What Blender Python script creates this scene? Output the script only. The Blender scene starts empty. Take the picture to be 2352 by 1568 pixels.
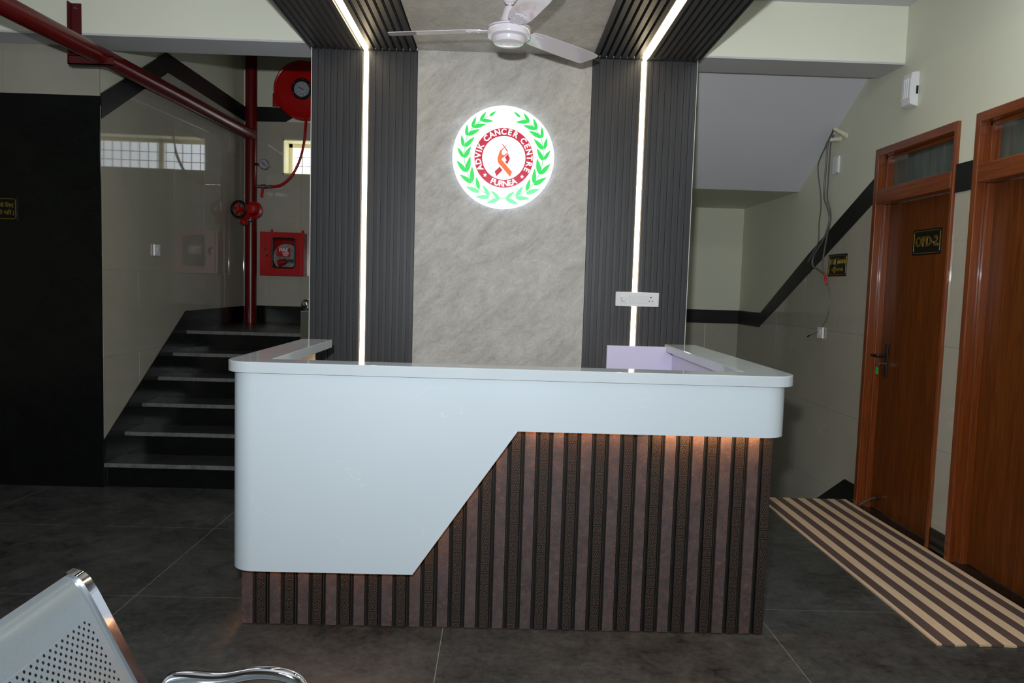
import bpy, bmesh, math, random
from mathutils import Matrix, Vector
random.seed(7)
D = bpy.data
SC = bpy.context.scene
COL = SC.collection
PI = math.pi

# ------------------------------------------------------------------ camera
F_PX = 1706.95
PITCH, YAW, ROLL, CAM_H = .07416, .01925, .03006, 1.47
def _rot():
    cy, sy = math.cos(YAW), math.sin(YAW); cp, sp = math.cos(PITCH), math.sin(PITCH); cr, sr = math.cos(ROLL), math.sin(ROLL)
    Rz = Matrix(((cy, -sy, 0), (sy, cy, 0), (0, 0, 1)))
    B = Matrix(((1, 0, 0), (0, 0, -1), (0, 1, 0)))
    Rp = Matrix(((1, 0, 0), (0, cp, -sp), (0, sp, cp)))
    Rr = Matrix(((cr, -sr, 0), (sr, cr, 0), (0, 0, 1)))
    return Rr @ Rp @ B @ Rz
R = _rot()
cam_d = D.cameras.new('camera'); cam = D.objects.new('camera', cam_d); COL.objects.link(cam)
cam_d.sensor_width = 36; cam_d.lens = F_PX / 2352 * 36; cam_d.clip_start = .05; cam_d.clip_end = 200
ax, ay, az = R[0], -R[1], -R[2]
M = Matrix(((ax[0], ay[0], az[0], 0), (ax[1], ay[1], az[1], 0), (ax[2], ay[2], az[2], CAM_H), (0, 0, 0, 1)))
cam.matrix_world = M
SC.camera = cam

# ------------------------------------------------------------------ world and lights
W = D.worlds.new('world'); SC.world = W; W.use_nodes = True
bg = W.node_tree.nodes['Background']
bg.inputs[0].default_value = (.86, .93, 1.0, 1); bg.inputs[1].default_value = 1.9
def area(name, loc, target, sx, sy, energy, color, spread=PI):
    l = D.lights.new(name, 'AREA'); l.shape = 'RECTANGLE'; l.size = sx; l.size_y = sy; l.energy = energy; l.color = color
    l.spread = spread
    o = D.objects.new(name, l); COL.objects.link(o); o.location = loc
    d = Vector(target) - Vector(loc); o.rotation_euler = d.to_track_quat('-Z', 'Y').to_euler(); return o
# the photographer's hot-shoe flash, just above the lens and tipped up a little
area('camera_flash', (-.10, -.02, 1.75), (-.12, 4.8, 2.95), .09, .05, 54, (.96, .99, 1.0), 2.7)
# unseen fill lamps added under the hall ceiling to raise the ambient light
for lx, ly, le in ((-2.2, 3.1, 4), (1.75, 3.0, 9), (.0, -.8, 7)):
    area('hall_fill_light', (lx, ly, 3.325), (lx, ly, 0), 1.2, .6, le, (.95, .98, 1.0))
SC.view_settings.view_transform = 'Standard'; SC.view_settings.look = 'None'
SC.view_settings.gamma = 1; SC.view_settings.use_curve_mapping = False
SC.view_settings.exposure = 0.62

# ------------------------------------------------------------------ materials
def lin(r, g, b):
    f = lambda c: c/12.92 if c <= .04045 else ((c+.055)/1.055)**2.4
    return (f(r/255), f(g/255), f(b/255), 1)
class NT:
    def __init__(s, name):
        s.m = D.materials.new(name); s.m.use_nodes = True; s.t = s.m.node_tree; s.n = s.t.nodes
        s.b = s.n['Principled BSDF']; s.out = s.n['Material Output']
    def add(s, typ, **kw):
        nd = s.n.new(typ)
        for k, v in kw.items(): setattr(nd, k, v)
        return nd
    def lk(s, a, b): s.t.links.new(a, b)
    def obj(s, scale=(1, 1, 1), rot=(0, 0, 0), world=False):
        m = s.add('ShaderNodeMapping'); m.inputs['Scale'].default_value = scale; m.inputs['Rotation'].default_value = rot
        if world:
            g = s.add('ShaderNodeNewGeometry'); s.lk(g.outputs['Position'], m.inputs[0])
        else:
            c = s.add('ShaderNodeTexCoord'); s.lk(c.outputs['Object'], m.inputs[0])
        return m.outputs[0]
    def noise(s, co, scale, detail=4, rough=.55, dist=0):
        n = s.add('ShaderNodeTexNoise'); s.lk(co, n.inputs['Vector'])
        n.inputs['Scale'].default_value = scale; n.inputs['Detail'].default_value = detail
        n.inputs['Roughness'].default_value = rough; n.inputs['Distortion'].default_value = dist
        return n.outputs['Fac']
    def ramp(s, fac, stops):
        r = s.add('ShaderNodeValToRGB'); s.lk(fac, r.inputs[0]); e = r.color_ramp.elements
        while len(e) < len(stops): e.new(.5)
        for i, (p, c) in enumerate(stops):
            e[i].position = p; e[i].color = c if len(c) == 4 else (*c, 1)
        return r.outputs[0]
    def math(s, op, a, b=None, c=None):
        n = s.add('ShaderNodeMath', operation=op)
        for i, v in enumerate((a, b, c)):
            if v is None: continue
            if isinstance(v, (int, float)): n.inputs[i].default_value = v
            else: s.lk(v, n.inputs[i])
        return n.outputs[0]
    def mix(s, fac, a, b):
        n = s.add('ShaderNodeMix', data_type='RGBA')
        for i, v in ((0, fac), (6, a), (7, b)):
            if isinstance(v, (int, float)): n.inputs[i].default_value = v
            elif isinstance(v, tuple): n.inputs[i].default_value = v
            else: s.lk(v, n.inputs[i])
        return n.outputs[2]
    def bump(s, h, strength=.3, dist=.01):
        b = s.add('ShaderNodeBump'); b.inputs['Strength'].default_value = strength; b.inputs['Distance'].default_value = dist
        s.lk(h, b.inputs['Height']); s.lk(b.outputs[0], s.b.inputs['Normal'])
    def base(s, c):
        if isinstance(c, tuple): s.b.inputs['Base Color'].default_value = c
        else: s.lk(c, s.b.inputs['Base Color'])
    def set(s, rough=None, metal=None, spec=None, coat=None):
        if rough is not None:
            if isinstance(rough, (int, float)): s.b.inputs['Roughness'].default_value = rough
            else: s.lk(rough, s.b.inputs['Roughness'])
        if metal is not None: s.b.inputs['Metallic'].default_value = metal
        if spec is not None: s.b.inputs['Specular IOR Level'].default_value = spec
        if coat is not None: s.b.inputs['Coat Weight'].default_value = coat; s.b.inputs['Coat Roughness'].default_value = .05
        return s
def plain(name, c, rough=.5, metal=0, spec=.5, var=.06, vs=6, coat=None):
    t = NT(name); co = t.obj()
    n = t.noise(co, vs, 3)
    a = tuple(x*(1-var) for x in c[:3])+(1,); b = tuple(min(1, x*(1+var)) for x in c[:3])+(1,)
    t.base(t.ramp(n, [(.3, a), (.7, b)])); t.set(rough, metal, spec, coat); return t.m
def emit(name, c, s):
    t = NT(name); t.b.inputs['Emission Color'].default_value = c; t.b.inputs['Emission Strength'].default_value = s
    t.base((c[0]*.22, c[1]*.22, c[2]*.22, 1)); t.set(.25); return t.m

MT = {}
MT['paint'] = plain('cream_wall_paint', lin(212, 214, 196), .6, var=.02, vs=1.5)
MT['beampaint_lit'] = plain('light_lifted_beam_paint', lin(238, 241, 224), .6, var=.02, vs=1.5)  # cream paint brightened to put extra light into the beam's colour
MT['ceilpaint'] = plain('white_ceiling_paint', lin(205, 206, 212), .7, var=.02, vs=1.5)
MT['soffit'] = plain('white_soffit_paint', lin(212, 214, 222), .7, var=.03, vs=1.5)
MT['white'] = plain('white_plastic', lin(226, 228, 232), .3, var=.02)
MT['black'] = plain('black_plastic', lin(18, 18, 18), .35)
MT['grout'] = plain('pale_grout', lin(138, 136, 128), .9, var=.15, vs=30)
MT['chrome'] = plain('polished_chrome', lin(222, 222, 226), .08, 1, var=.02)
MT['steel'] = plain('brushed_steel', lin(176, 176, 174), .22, 1, var=.05)
MT['red'] = plain('red_enamel', lin(172, 7, 12), .3, var=.08, spec=.4)
MT['pipered'] = plain('oxide_red_pipe_paint', lin(94, 8, 10), .3, var=.1, spec=.4)
MT['brackred'] = plain('dark_red_bracket_paint', lin(84, 15, 19), .5, var=.1)
MT['gold'] = plain('brass_gold', lin(214, 178, 84), .3, 1, var=.05)
MT['signblack'] = plain('black_acrylic', lin(8, 8, 8), .3, var=.05)
MT['lavender'] = plain('lavender_white_laminate', lin(222, 216, 246), .25, var=.02)
MT['cream'] = plain('cream_laminate', lin(240, 206, 150), .4, var=.03)
MT['plaster'] = plain('rough_plaster', lin(212, 206, 184), .9, var=.1, vs=40)
MT['cable'] = plain('grey_cable', lin(100, 98, 95), .4, var=.05)
MT['redtape'] = plain('red_tape', lin(190, 40, 44), .5)
MT['green'] = plain('green_key_tag', lin(30, 190, 80), .4)
MT['label'] = plain('silver_label', lin(158, 158, 166), .4, var=.12, vs=60)
MT['hosewhite'] = plain('white_canvas_hose', lin(206, 206, 200), .8, var=.15, vs=60)
MT['trimwhite'] = plain('white_edge_trim', lin(215, 215, 212), .4)
MT['reveal'] = plain('sunlit_yellow_reveal_paint', lin(254, 246, 206), .7, var=.03)  # pale yellow lightened so the colour carries the sunlight from outside
MT['grill'] = plain('grey_grill_paint', lin(120, 120, 122), .5)
MT['led'] = emit('warm_led_diffuser', (1, .80, .52, 1), 7.5)
MT['deskled'] = emit('amber_led_tape', (1, .42, .13, 1), 32.0)
MT['deskleddim'] = emit('dim_amber_led_tape', (1, .40, .12, 1), 9.0)
MT['deskledhot'] = emit('bright_amber_led_tape', (1, .50, .20, 1), 85.0)
MT['signwhite'] = emit('backlit_white_acrylic', (.93, .98, 1, 1), .80)
MT['halo'] = emit('cool_halo_led', (.36, .62, 1, 1), 1.6)
MT['signgreen'] = emit('backlit_green_film', lin(52, 236, 104), .50)
MT['signgreenpale'] = emit('backlit_pale_green_film', lin(112, 250, 164), .55)
MT['signred'] = emit('backlit_crimson_film', lin(208, 22, 62), .50)
MT['signorange'] = emit('backlit_orange_film', lin(250, 118, 52), .52)
MT['signmint'] = emit('backlit_pale_mint_film', lin(176, 244, 226), .56)

def m_granite(name, a, b, rough, scale, spec=.5, fleck=.5):
    t = NT(name); co = t.obj(world=True)
    big = t.noise(co, scale, 6, .62, .8); fine = t.noise(co, 95, 4, .7); mid = t.noise(t.obj((1, 1, 3), (0, 0, .6), True), scale*4, 5, .7, .5)
    grain = t.noise(co, 34, 5, .75, .3)
    v = t.math('ADD', t.math('MULTIPLY', big, .34), t.math('ADD', t.math('MULTIPLY', mid, .30), t.math('MULTIPLY', grain, .36)))
    c = t.ramp(v, [(.36, a), (.62, b)])
    fl = t.ramp(fine, [(.63, (0, 0, 0, 1)), (.78, (1, 1, 1, 1))])
    c2 = t.mix(t.math('MULTIPLY', fl, fleck), c, tuple(min(1, x*2.6+.02) for x in b[:3])+(1,))
    t.base(c2); t.set(t.math('ADD', t.math('MULTIPLY', mid, .25), rough-.12), spec=spec)
    t.bump(fine, .12, .002); return t.m
MT['floor'] = m_granite('black_leathered_granite', lin(22, 23, 23), lin(80, 82, 81), .42, 2.2, fleck=.55)
MT['blackgranite'] = m_granite('polished_black_granite', lin(7, 9, 9), lin(20, 23, 22), .16, 5, fleck=.18)
MT['tread'] = m_granite('grey_black_tread_stone', lin(34, 36, 35), lin(60, 63, 61), .3, 4, fleck=.3)
MT['nosing'] = m_granite('rough_cut_stone_edge', lin(66, 70, 69), lin(120, 124, 122), .8, 14, fleck=.5)
MT['band'] = m_granite('black_tile_border', lin(17, 19, 19), lin(30, 32, 31), .4, 6, .3, fleck=.12)

def m_tile():
    t = NT('glossy_beige_tile'); co = t.obj(world=True)
    n = t.noise(co, 1.3, 4, .5, 1.0)
    c = t.ramp(n, [(.3, lin(166, 163, 151)), (.7, lin(177, 173, 160))])
    # hairline white veins, long and rare
    w = t.noise(t.obj((1, 1.0, .8), (.6, 0, 0), True), 1.1, 3, .45, 1.6)
    v = t.math('ABSOLUTE', t.math('SUBTRACT', w, .5))
    vm = t.ramp(v, [(0, (1, 1, 1, 1)), (.004, (0, 0, 0, 1))])
    brk = t.ramp(t.noise(co, 2.3, 2), [(.52, (0, 0, 0, 1)), (.62, (1, 1, 1, 1))])
    t.base(t.mix(t.math('MULTIPLY', t.math('MULTIPLY', vm, brk), .4), c, lin(206, 202, 190)))
    t.set(.035, spec=.45); return t.m
MT['tile'] = m_tile()

def m_marble():
    t = NT('grey_stone_laminate'); ang = (0, .72, 0)
    co0 = t.obj((1, 1, 1), ang, True); mp = t.add('ShaderNodeMapping'); mp.inputs['Scale'].default_value = (.9, 1, 1.9); t.lk(co0, mp.inputs[0]); co = mp.outputs[0]
    n1 = t.noise(co, 3.4, 9, .68, .9); n2 = t.noise(co, 15, 6, .7, .6)
    fine = t.noise(t.obj(world=True), 60, 4, .7)
    v = t.math('ADD', t.math('MULTIPLY', n1, .46), t.math('ADD', t.math('MULTIPLY', n2, .36), t.math('MULTIPLY', fine, .18)))
    c = t.ramp(v, [(.36, lin(158, 154, 148)), (.5, lin(184, 181, 176)), (.64, lin(206, 203, 198))])
    cr = t.math('ABSOLUTE', t.math('SUBTRACT', t.noise(co, 2.6, 7, .62, 1.5), .52))
    m = t.ramp(cr, [(0, (1, 1, 1, 1)), (.008, (0, 0, 0, 1))])
    brk = t.ramp(n2, [(.5, (0, 0, 0, 1)), (.62, (1, 1, 1, 1))])
    t.base(t.mix(t.math('MULTIPLY', t.math('MULTIPLY', m, brk), .5), c, lin(112, 106, 98)))
    t.set(.42, spec=.4); t.bump(v, .8, .014); return t.m
MT['marble'] = m_marble()

def m_flute():
    t = NT('charcoal_fluted_laminate'); co = t.obj((30, 30, .6), world=True)
    n = t.noise(co, 3, 3); t.base(t.ramp(n, [(.3, lin(46, 47, 51)), (.7, lin(57, 58, 62))])); t.set(.42, spec=.4); return t.m
MT['flute'] = m_flute()
MT['flutedark'] = plain('black_groove_backing', lin(26, 26, 28), .6)
MT['groove'] = plain('matt_black_groove', lin(20, 20, 19), .6, spec=.2)
MT['lip'] = plain('dark_bronze_lip', lin(52, 46, 40), .5, spec=.3)

def m_gloss_white():
    t = NT('gloss_white_acrylic'); co = t.obj(world=True)
    n = t.noise(co, .9, 2); c = t.ramp(n, [(.3, lin(196, 208, 217)), (.7, lin(201, 213, 222))])
    s = t.noise(t.obj((1, 1, 1.7), (0, .5, 0), True), 1.9, 2, .4, 2.2)
    l = t.ramp(t.math('ABSOLUTE', t.math('SUBTRACT', s, .5)), [(0, (1, 1, 1, 1)), (.003, (0, 0, 0, 1))])
    k = t.ramp(t.noise(co, 3.6, 1), [(.62, (0, 0, 0, 1)), (.68, (1, 1, 1, 1))])
    t.base(t.mix(t.math('MULTIPLY', t.math('MULTIPLY', l, k), .35), c, lin(240, 244, 248)))
    t.set(.16, spec=.45); return t.m
MT['desk'] = m_gloss_white()
def m_counter():
    t = NT('white_stone_counter'); co = t.obj(world=True); n = t.noise(co, 3, 3)
    t.base(t.ramp(n, [(.3, lin(190, 200, 207)), (.7, lin(198, 208, 215))])); t.set(.06, spec=.6); return t.m
MT['counter'] = m_counter()

def m_teak():
    t = NT('varnished_teak'); co = t.obj((9, 9, .55), world=True)
    n = t.noise(co, 3.2, 6, .62, 1.4); f = t.noise(t.obj((60, 60, 1.2), world=True), 3, 3)
    v = t.math('ADD', t.math('MULTIPLY', n, .75), t.math('MULTIPLY', f, .25))
    t.base(t.ramp(v, [(.3, lin(74, 35, 8)), (.5, lin(96, 48, 12)), (.7, lin(118, 61, 18))]))
    t.set(.38, spec=.22); return t.m
MT['teak'] = m_teak()
def m_frame(name='red_brown_varnished_frame', sc=(24, 24, .9)):
    t = NT(name); co = t.obj(sc, world=True)
    n = t.noise(co, 3, 5, .6, .8)
    t.base(t.ramp(n, [(.3, lin(98, 46, 17)), (.55, lin(122, 60, 23)), (.75, lin(138, 74, 31))])); t.set(.26, spec=.5, coat=.4); return t.m
MT['frame'] = m_frame()
MT['frameh'] = m_frame('red_brown_varnished_rail', (24, .9, 24))

def m_frost():
    t = NT('frosted_transom_glass'); n = t.noise(t.obj((1, 3, .6), world=True), 5, 3)
    t.base(t.ramp(n, [(.3, lin(62, 70, 64)), (.7, lin(92, 101, 93))])); t.set(.12, spec=.5); return t.m
MT['frost'] = m_frost()
def m_glass():
    t = NT('clear_glass'); t.base((1, 1, 1, 1)); t.set(.02); t.b.inputs['Transmission Weight'].default_value = 1; t.b.inputs['IOR'].default_value = 1.1; return t.m
MT['glass'] = m_glass()

def m_crackle():
    t = NT('brown_crackle_leather_slat'); co = t.obj(world=True)
    w = t.noise(t.obj((1, 1, 1), world=True), 42, 3, .6, 1.2)
    v = t.add('ShaderNodeTexVoronoi', feature='DISTANCE_TO_EDGE'); v.inputs['Scale'].default_value = 82
    off = t.add('ShaderNodeVectorMath', operation='ADD'); t.lk(co, off.inputs[0])
    sc = t.add('ShaderNodeVectorMath', operation='SCALE'); nn = t.add('ShaderNodeTexNoise'); nn.inputs['Scale'].default_value = 60
    t.lk(co, nn.inputs['Vector']); t.lk(nn.outputs['Color'], sc.inputs[0]); sc.inputs['Scale'].default_value = .02
    t.lk(sc.outputs[0], off.inputs[1]); t.lk(off.outputs[0], v.inputs['Vector'])
    line = t.ramp(v.outputs['Distance'], [(.0, (1, 1, 1, 1)), (.055, (0, 0, 0, 1))])
    gate = t.ramp(t.noise(co, 34, 3), [(.44, (0, 0, 0, 1)), (.58, (1, 1, 1, 1))])
    base = t.ramp(t.noise(co, 18, 4), [(.3, lin(64, 56, 58)), (.7, lin(80, 71, 72))])
    t.base(t.mix(t.math('MULTIPLY', t.math('MULTIPLY', line, gate), .7), base, lin(150, 92, 62)))
    t.set(.5, spec=.35); t.bump(w, .2, .003); return t.m
MT['crackle'] = m_crackle()
def m_ornate():
    t = NT('filigree_rosette_slat'); c = t.add('ShaderNodeTexCoord'); s = t.add('ShaderNodeSeparateXYZ'); t.lk(c.outputs['Object'], s.inputs[0])
    x = s.outputs['X']; z = s.outputs['Z']; P = .0886
    zz = t.math('SUBTRACT', t.math('FLOORED_MODULO', z, P), P/2)
    r = t.math('SQRT', t.math('ADD', t.math('MULTIPLY', x, x), t.math('MULTIPLY', zz, zz)))
    th = t.math('ARCTAN2', zz, x)
    def ros(rr, tt, k, n):
        ring = t.math('SINE', t.math('MULTIPLY', rr, k)); pet = t.math('COSINE', t.math('MULTIPLY', tt, n))
        return t.math('ADD', t.math('MULTIPLY', ring, .65), t.math('MULTIPLY', t.math('MULTIPLY', pet, t.math('SINE', t.math('MULTIPLY', rr, k*.5))), .8))
    A = ros(r, th, 1150, 12)
    ax_ = t.math('ABSOLUTE', x); z2 = t.math('SUBTRACT', P/2, t.math('ABSOLUTE', zz))
    dx = t.math('SUBTRACT', .0195, ax_); r2 = t.math('SQRT', t.math('ADD', t.math('MULTIPLY', dx, dx), t.math('MULTIPLY', z2, z2)))
    r3 = t.math('SQRT', t.math('ADD', t.math('MULTIPLY', ax_, ax_), t.math('MULTIPLY', z2, z2)))
    B = ros(r2, t.math('ARCTAN2', z2, dx), 1500, 8); Cc = ros(r3, t.math('ARCTAN2', z2, ax_), 1350, 6)
    near = t.math('LESS_THAN', r, .0185); near3 = t.math('LESS_THAN', r3, .013)
    pat = t.math('ADD', t.math('MULTIPLY', near, A), t.math('MULTIPLY', t.math('SUBTRACT', 1, near), t.math('ADD', t.math('MULTIPLY', near3, Cc), t.math('MULTIPLY', t.math('SUBTRACT', 1, near3), B))))
    m = t.ramp(pat, [(.38, (0, 0, 0, 1)), (.62, (1, 1, 1, 1))])
    edge = t.math('LESS_THAN', ax_, .0185)
    t.base(t.mix(t.math('MULTIPLY', m, edge), lin(18, 16, 16), lin(100, 80, 68))); t.set(.5, spec=.3); t.bump(m, .35, .002); return t.m
MT['ornate'] = m_ornate()
def m_mat():
    t = NT('striped_woven_mat'); c = t.add('ShaderNodeTexCoord'); s = t.add('ShaderNodeSeparateXYZ'); t.lk(c.outputs['Object'], s.inputs[0])
    u = t.math('ADD', s.outputs['X'], .0535-.0195)
    f = t.math('FLOORED_MODULO', u, .107); isb = t.math('GREATER_THAN', f, .0535)
    rib = t.math('SINE', t.math('MULTIPLY', s.outputs['X'], 2*PI/.0045)); yb = t.math('SINE', t.math('MULTIPLY', s.outputs['Y'], 2*PI/.006))
    n = t.noise(t.obj((4, .4, 1)), 6, 4)
    tan = t.ramp(n, [(.3, lin(224, 194, 160)), (.7, lin(236, 208, 174))]); br = t.ramp(n, [(.3, lin(92, 74, 70)), (.7, lin(104, 86, 80))])
    t.base(t.mix(isb, tan, br)); t.set(.6, spec=.3); t.bump(t.math('ADD', rib, t.math('MULTIPLY', yb, .4)), .35, .002); return t.m
MT['mat'] = m_mat()
def m_bench():
    t = NT('silver_powder_coat'); n = t.noise(t.obj(), 200, 2); t.base(t.ramp(n, [(.3, lin(148, 159, 166)), (.7, lin(152, 164, 171))]))
    t.set(.3, .55, .5); return t.m
MT['bench'] = m_bench()
MT['fan'] = plain('white_fan_enamel', lin(222, 218, 228), .14, var=.02, coat=.5)

# ------------------------------------------------------------------ mesh helpers (all shapes are given in world coordinates)
class B:
    def __init__(s): s.bm = bmesh.new()
    def box(s, x0, x1, y0, y1, z0, z1, bevel=0):
        g = bmesh.ops.create_cube(s.bm, size=1); vs = g['verts']
        for v in vs: v.co = Vector((x0+(v.co.x+.5)*(x1-x0), y0+(v.co.y+.5)*(y1-y0), z0+(v.co.z+.5)*(z1-z0)))
        if bevel:
            es = list({e for v in vs for e in v.link_edges})
            bmesh.ops.bevel(s.bm, geom=es, offset=bevel, segments=2, affect='EDGES', profile=.5)
        return s
    def poly(s, pts, d):                       # planar polygon pts extruded by vector d
        d = Vector(d); a = [s.bm.verts.new(p) for p in pts]; b = [s.bm.verts.new(Vector(p)+d) for p in pts]; n = len(pts)
        fs = [s.bm.faces.new(a), s.bm.faces.new(b[::-1])]
        for i in range(n): fs.append(s.bm.faces.new((a[i], b[i], b[(i+1) % n], a[(i+1) % n])))
        bmesh.ops.recalc_face_normals(s.bm, faces=fs); return s
    def tube(s, pts, r, n=12, caps=True, closed=False):
        P = [Vector(p) for p in pts]; k = len(P); rings = []
        up = None
        for i in range(k):
            if closed: t = P[(i+1) % k]-P[i-1]
            else: t = P[min(i+1, k-1)]-P[max(i-1, 0)]
            t.normalize()
            if up is None:
                up = Vector((0, 0, 1)) if abs(t.z) < .9 else Vector((1, 0, 0))
            a = up-t*up.dot(t); a.normalize(); up = a; b = t.cross(a)
            rr = r[i] if isinstance(r, (list, tuple)) else r
            rings.append([s.bm.verts.new(P[i]+(a*math.cos(2*PI*j/n)+b*math.sin(2*PI*j/n))*rr) for j in range(n)])
        fs = []
        for i in range(k if closed else k-1):
            A, C = rings[i], rings[(i+1) % k]
            for j in range(n):
                f = s.bm.faces.new((A[j], A[(j+1) % n], C[(j+1) % n], C[j])); f.smooth = True; fs.append(f)
        if caps and not closed: fs.append(s.bm.faces.new(rings[0][::-1])); fs.append(s.bm.faces.new(rings[-1]))
        bmesh.ops.recalc_face_normals(s.bm, faces=fs); return s
    def lathe(s, prof, org=(0, 0, 0), axis='Z', n=40, smooth=True):   # prof = [(radius, height)]
        org = Vector(org)
        def at(r, h, a):
            c, q = r*math.cos(a), r*math.sin(a)
            if axis == 'Z': return org+Vector((c, q, h))
            if axis == 'Y': return org+Vector((c, h, q))
            return org+Vector((h, c, q))
        rings = []
        for r, h in prof:
            if r < 1e-6: rings.append([s.bm.verts.new(at(0, h, 0))])
            else: rings.append([s.bm.verts.new(at(r, h, 2*PI*j/n)) for j in range(n)])
        fs = []
        for A, C in zip(rings, rings[1:]):
            for j in range(n):
                q = (j+1) % n
                if len(A) == 1 and len(C) == 1: continue
                if len(A) == 1: f = s.bm.faces.new((A[0], C[j], C[q]))
                elif len(C) == 1: f = s.bm.faces.new((A[j], A[q], C[0]))
                else: f = s.bm.faces.new((A[j], A[q], C[q], C[j]))
                f.smooth = smooth; fs.append(f)
        for Rg in (rings[0], rings[-1]):
            if len(Rg) > 2:
                try: fs.append(s.bm.faces.new(Rg))
                except ValueError: pass
        bmesh.ops.recalc_face_normals(s.bm, faces=fs); return s
    def text(s, body, size, mat4, extrude=.001, bold=0, align='CENTER'):
        cu = D.curves.new('t', 'FONT'); cu.body = body; cu.size = size; cu.extrude = extrude; cu.offset = bold
        cu.align_x = align; cu.align_y = 'CENTER'; cu.resolution_u = 3
        o = D.objects.new('t', cu); COL.objects.link(o)
        dg = bpy.context.evaluated_depsgraph_get(); me = D.meshes.new_from_object(o.evaluated_get(dg))
        me.transform(mat4); s.bm.from_mesh(me)
        D.objects.remove(o); D.curves.remove(cu); D.meshes.remove(me); return s
    def mesh(s, name, mat, loc=(0, 0, 0)):
        for e in s.bm.edges:
            if len(e.link_faces) == 2 and e.calc_face_angle(0) > .62: e.smooth = False
        me = D.meshes.new(name); bmesh.ops.translate(s.bm, verts=s.bm.verts, vec=-Vector(loc)); s.bm.to_mesh(me); s.bm.free()
        me.materials.append(MT[mat] if isinstance(mat, str) else mat); return me
def link(name, me, parent=None, loc=(0, 0, 0)):
    o = D.objects.new(name, me); COL.objects.link(o); o.location = loc
    if parent: o.parent = parent
    return o
def wloc(o):                                    # world origin of a thing or part (no rotations are used on them)
    v = Vector((0, 0, 0))
    while o: v += o.location; o = o.parent
    return v
def part(name, b, mat, parent, at=None):        # one mesh under its parent, geometry given in world coordinates
    p = wloc(parent)
    if at is None: return link(name, b.mesh(name, mat, p), parent)
    return link(name, b.mesh(name, mat, at), parent, Vector(at)-p)
def thing(name, label, cat, loc, group=None):
    o = D.objects.new(name, None); COL.objects.link(o); o.location = loc; o.empty_display_size = .1
    o['label'] = label; o['category'] = cat
    if group: o['group'] = group
    return o
def tag(o, label, cat, group=None):
    o['label'] = label; o['category'] = cat
    if group: o['group'] = group
    return o
def struct(name, b, mat, label=None, cat=None, loc=(0, 0, 0)):
    o = link(name, b.mesh(name, mat, loc), None, loc); o['kind'] = 'structure'
    if label: o['label'] = label
    if cat: o['category'] = cat
    return o
def sroot(name, label, cat, loc):
    o = thing(name, label, cat, loc); o['kind'] = 'structure'; return o
def bez(p0, p1, p2, p3, n=12):
    out = []
    for i in range(n+1):
        t = i/n; a = [Vector(p) for p in (p0, p1, p2, p3)]
        out.append(a[0]*(1-t)**3+a[1]*3*t*(1-t)**2+a[2]*3*t*t*(1-t)+a[3]*t**3)
    return out
def smooth_path(pts, sub=6):                    # Catmull-Rom through the points
    P = [Vector(p) for p in pts]; out = []
    for i in range(len(P)-1):
        a, b, c, d = P[max(i-1, 0)], P[i], P[i+1], P[min(i+2, len(P)-1)]
        for k in range(sub):
            t = k/sub
            out.append(.5*((2*b)+(c-a)*t+(2*a-5*b+4*c-d)*t*t+(3*b-a-3*c+d)*t**3))
    out.append(P[-1]); return out
def clip(poly, f):                              # keep the part of a 2D polygon where f(p) >= 0 (f linear)
    out = []
    for i in range(len(poly)):
        a, b = poly[i], poly[(i+1) % len(poly)]; fa, fb = f(a), f(b)
        if fa >= 0: out.append(a)
        if (fa >= 0) != (fb >= 0):
            t = fa/(fa-fb); out.append((a[0]+(b[0]-a[0])*t, a[1]+(b[1]-a[1])*t))
    return out

# ------------------------------------------------------------------ key planes of the place (metres)
XL, XR, YB = -2.70, 2.575, 7.92                 # stairwell left wall, right wall, far wall
YP, YF = 5.10, 4.80                             # black granite wall, feature wall
BY0, BY1, BZ = 4.87, 5.18, 2.97                 # ceiling beam
ZC = 3.335
RUN, RISE = .268, .168

# ------------------------------------------------------------------ floor of granite slabs
floor = struct('floor', B().box(-6.0, XR+.3, -4.2, 5.25, -.12, -.0006), 'grout', 'dark leathered granite slab floor of the reception hall', 'floor')
xs = [-6.0, -4.49, -3.06, -1.632, -.20, 1.229, XR+.14]
ys = [-4.2, -3.3, -2.35, -1.4, -.45, .5, 1.45, 2.4, 3.35, 4.30, 5.245]
G = .0016
for i in range(len(xs)-1):
    for j in range(len(ys)-1):
        a = ((xs[i]+xs[i+1])/2, (ys[j]+ys[j+1])/2, 0)
        part('slab', B().box(xs[i]+G, xs[i+1]-G, ys[j]+G, ys[j+1]-G, -.02, random.uniform(-.0001, .0001)), 'floor', floor, a)

# ------------------------------------------------------------------ ceiling, beam, outer hall walls
struct('ceiling', B().box(-6.0, XR+.3, -4.2, BY1, ZC, ZC+.15), 'ceilpaint', 'plain white painted hall ceiling above the canopy', 'ceiling')
beam = B().box(-6.0, XR+.1, BY0, BY1, BZ+.012, ZC)
o = struct('ceiling_beam', beam, 'beampaint_lit', 'cream painted beam crossing above the reception wall', 'beam')
part('soffit_face', B().box(-6.0, XR+.1, BY0+.001, BY1-.001, BZ, BZ+.0125), 'ceilpaint', o)
struct('wall_side', B().box(-6.2, -6.0, -4.2, 5.3, 0, ZC), 'paint', 'plain hall wall at the far left', 'wall')
wf = sroot('wall_front', 'plain painted hall wall behind the photographer', 'wall', (0, -4.1, 0))
part('painted_wall', B().box(-6.0, XR, -4.2, -4.0, 0, ZC), 'paint', wf)

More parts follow.
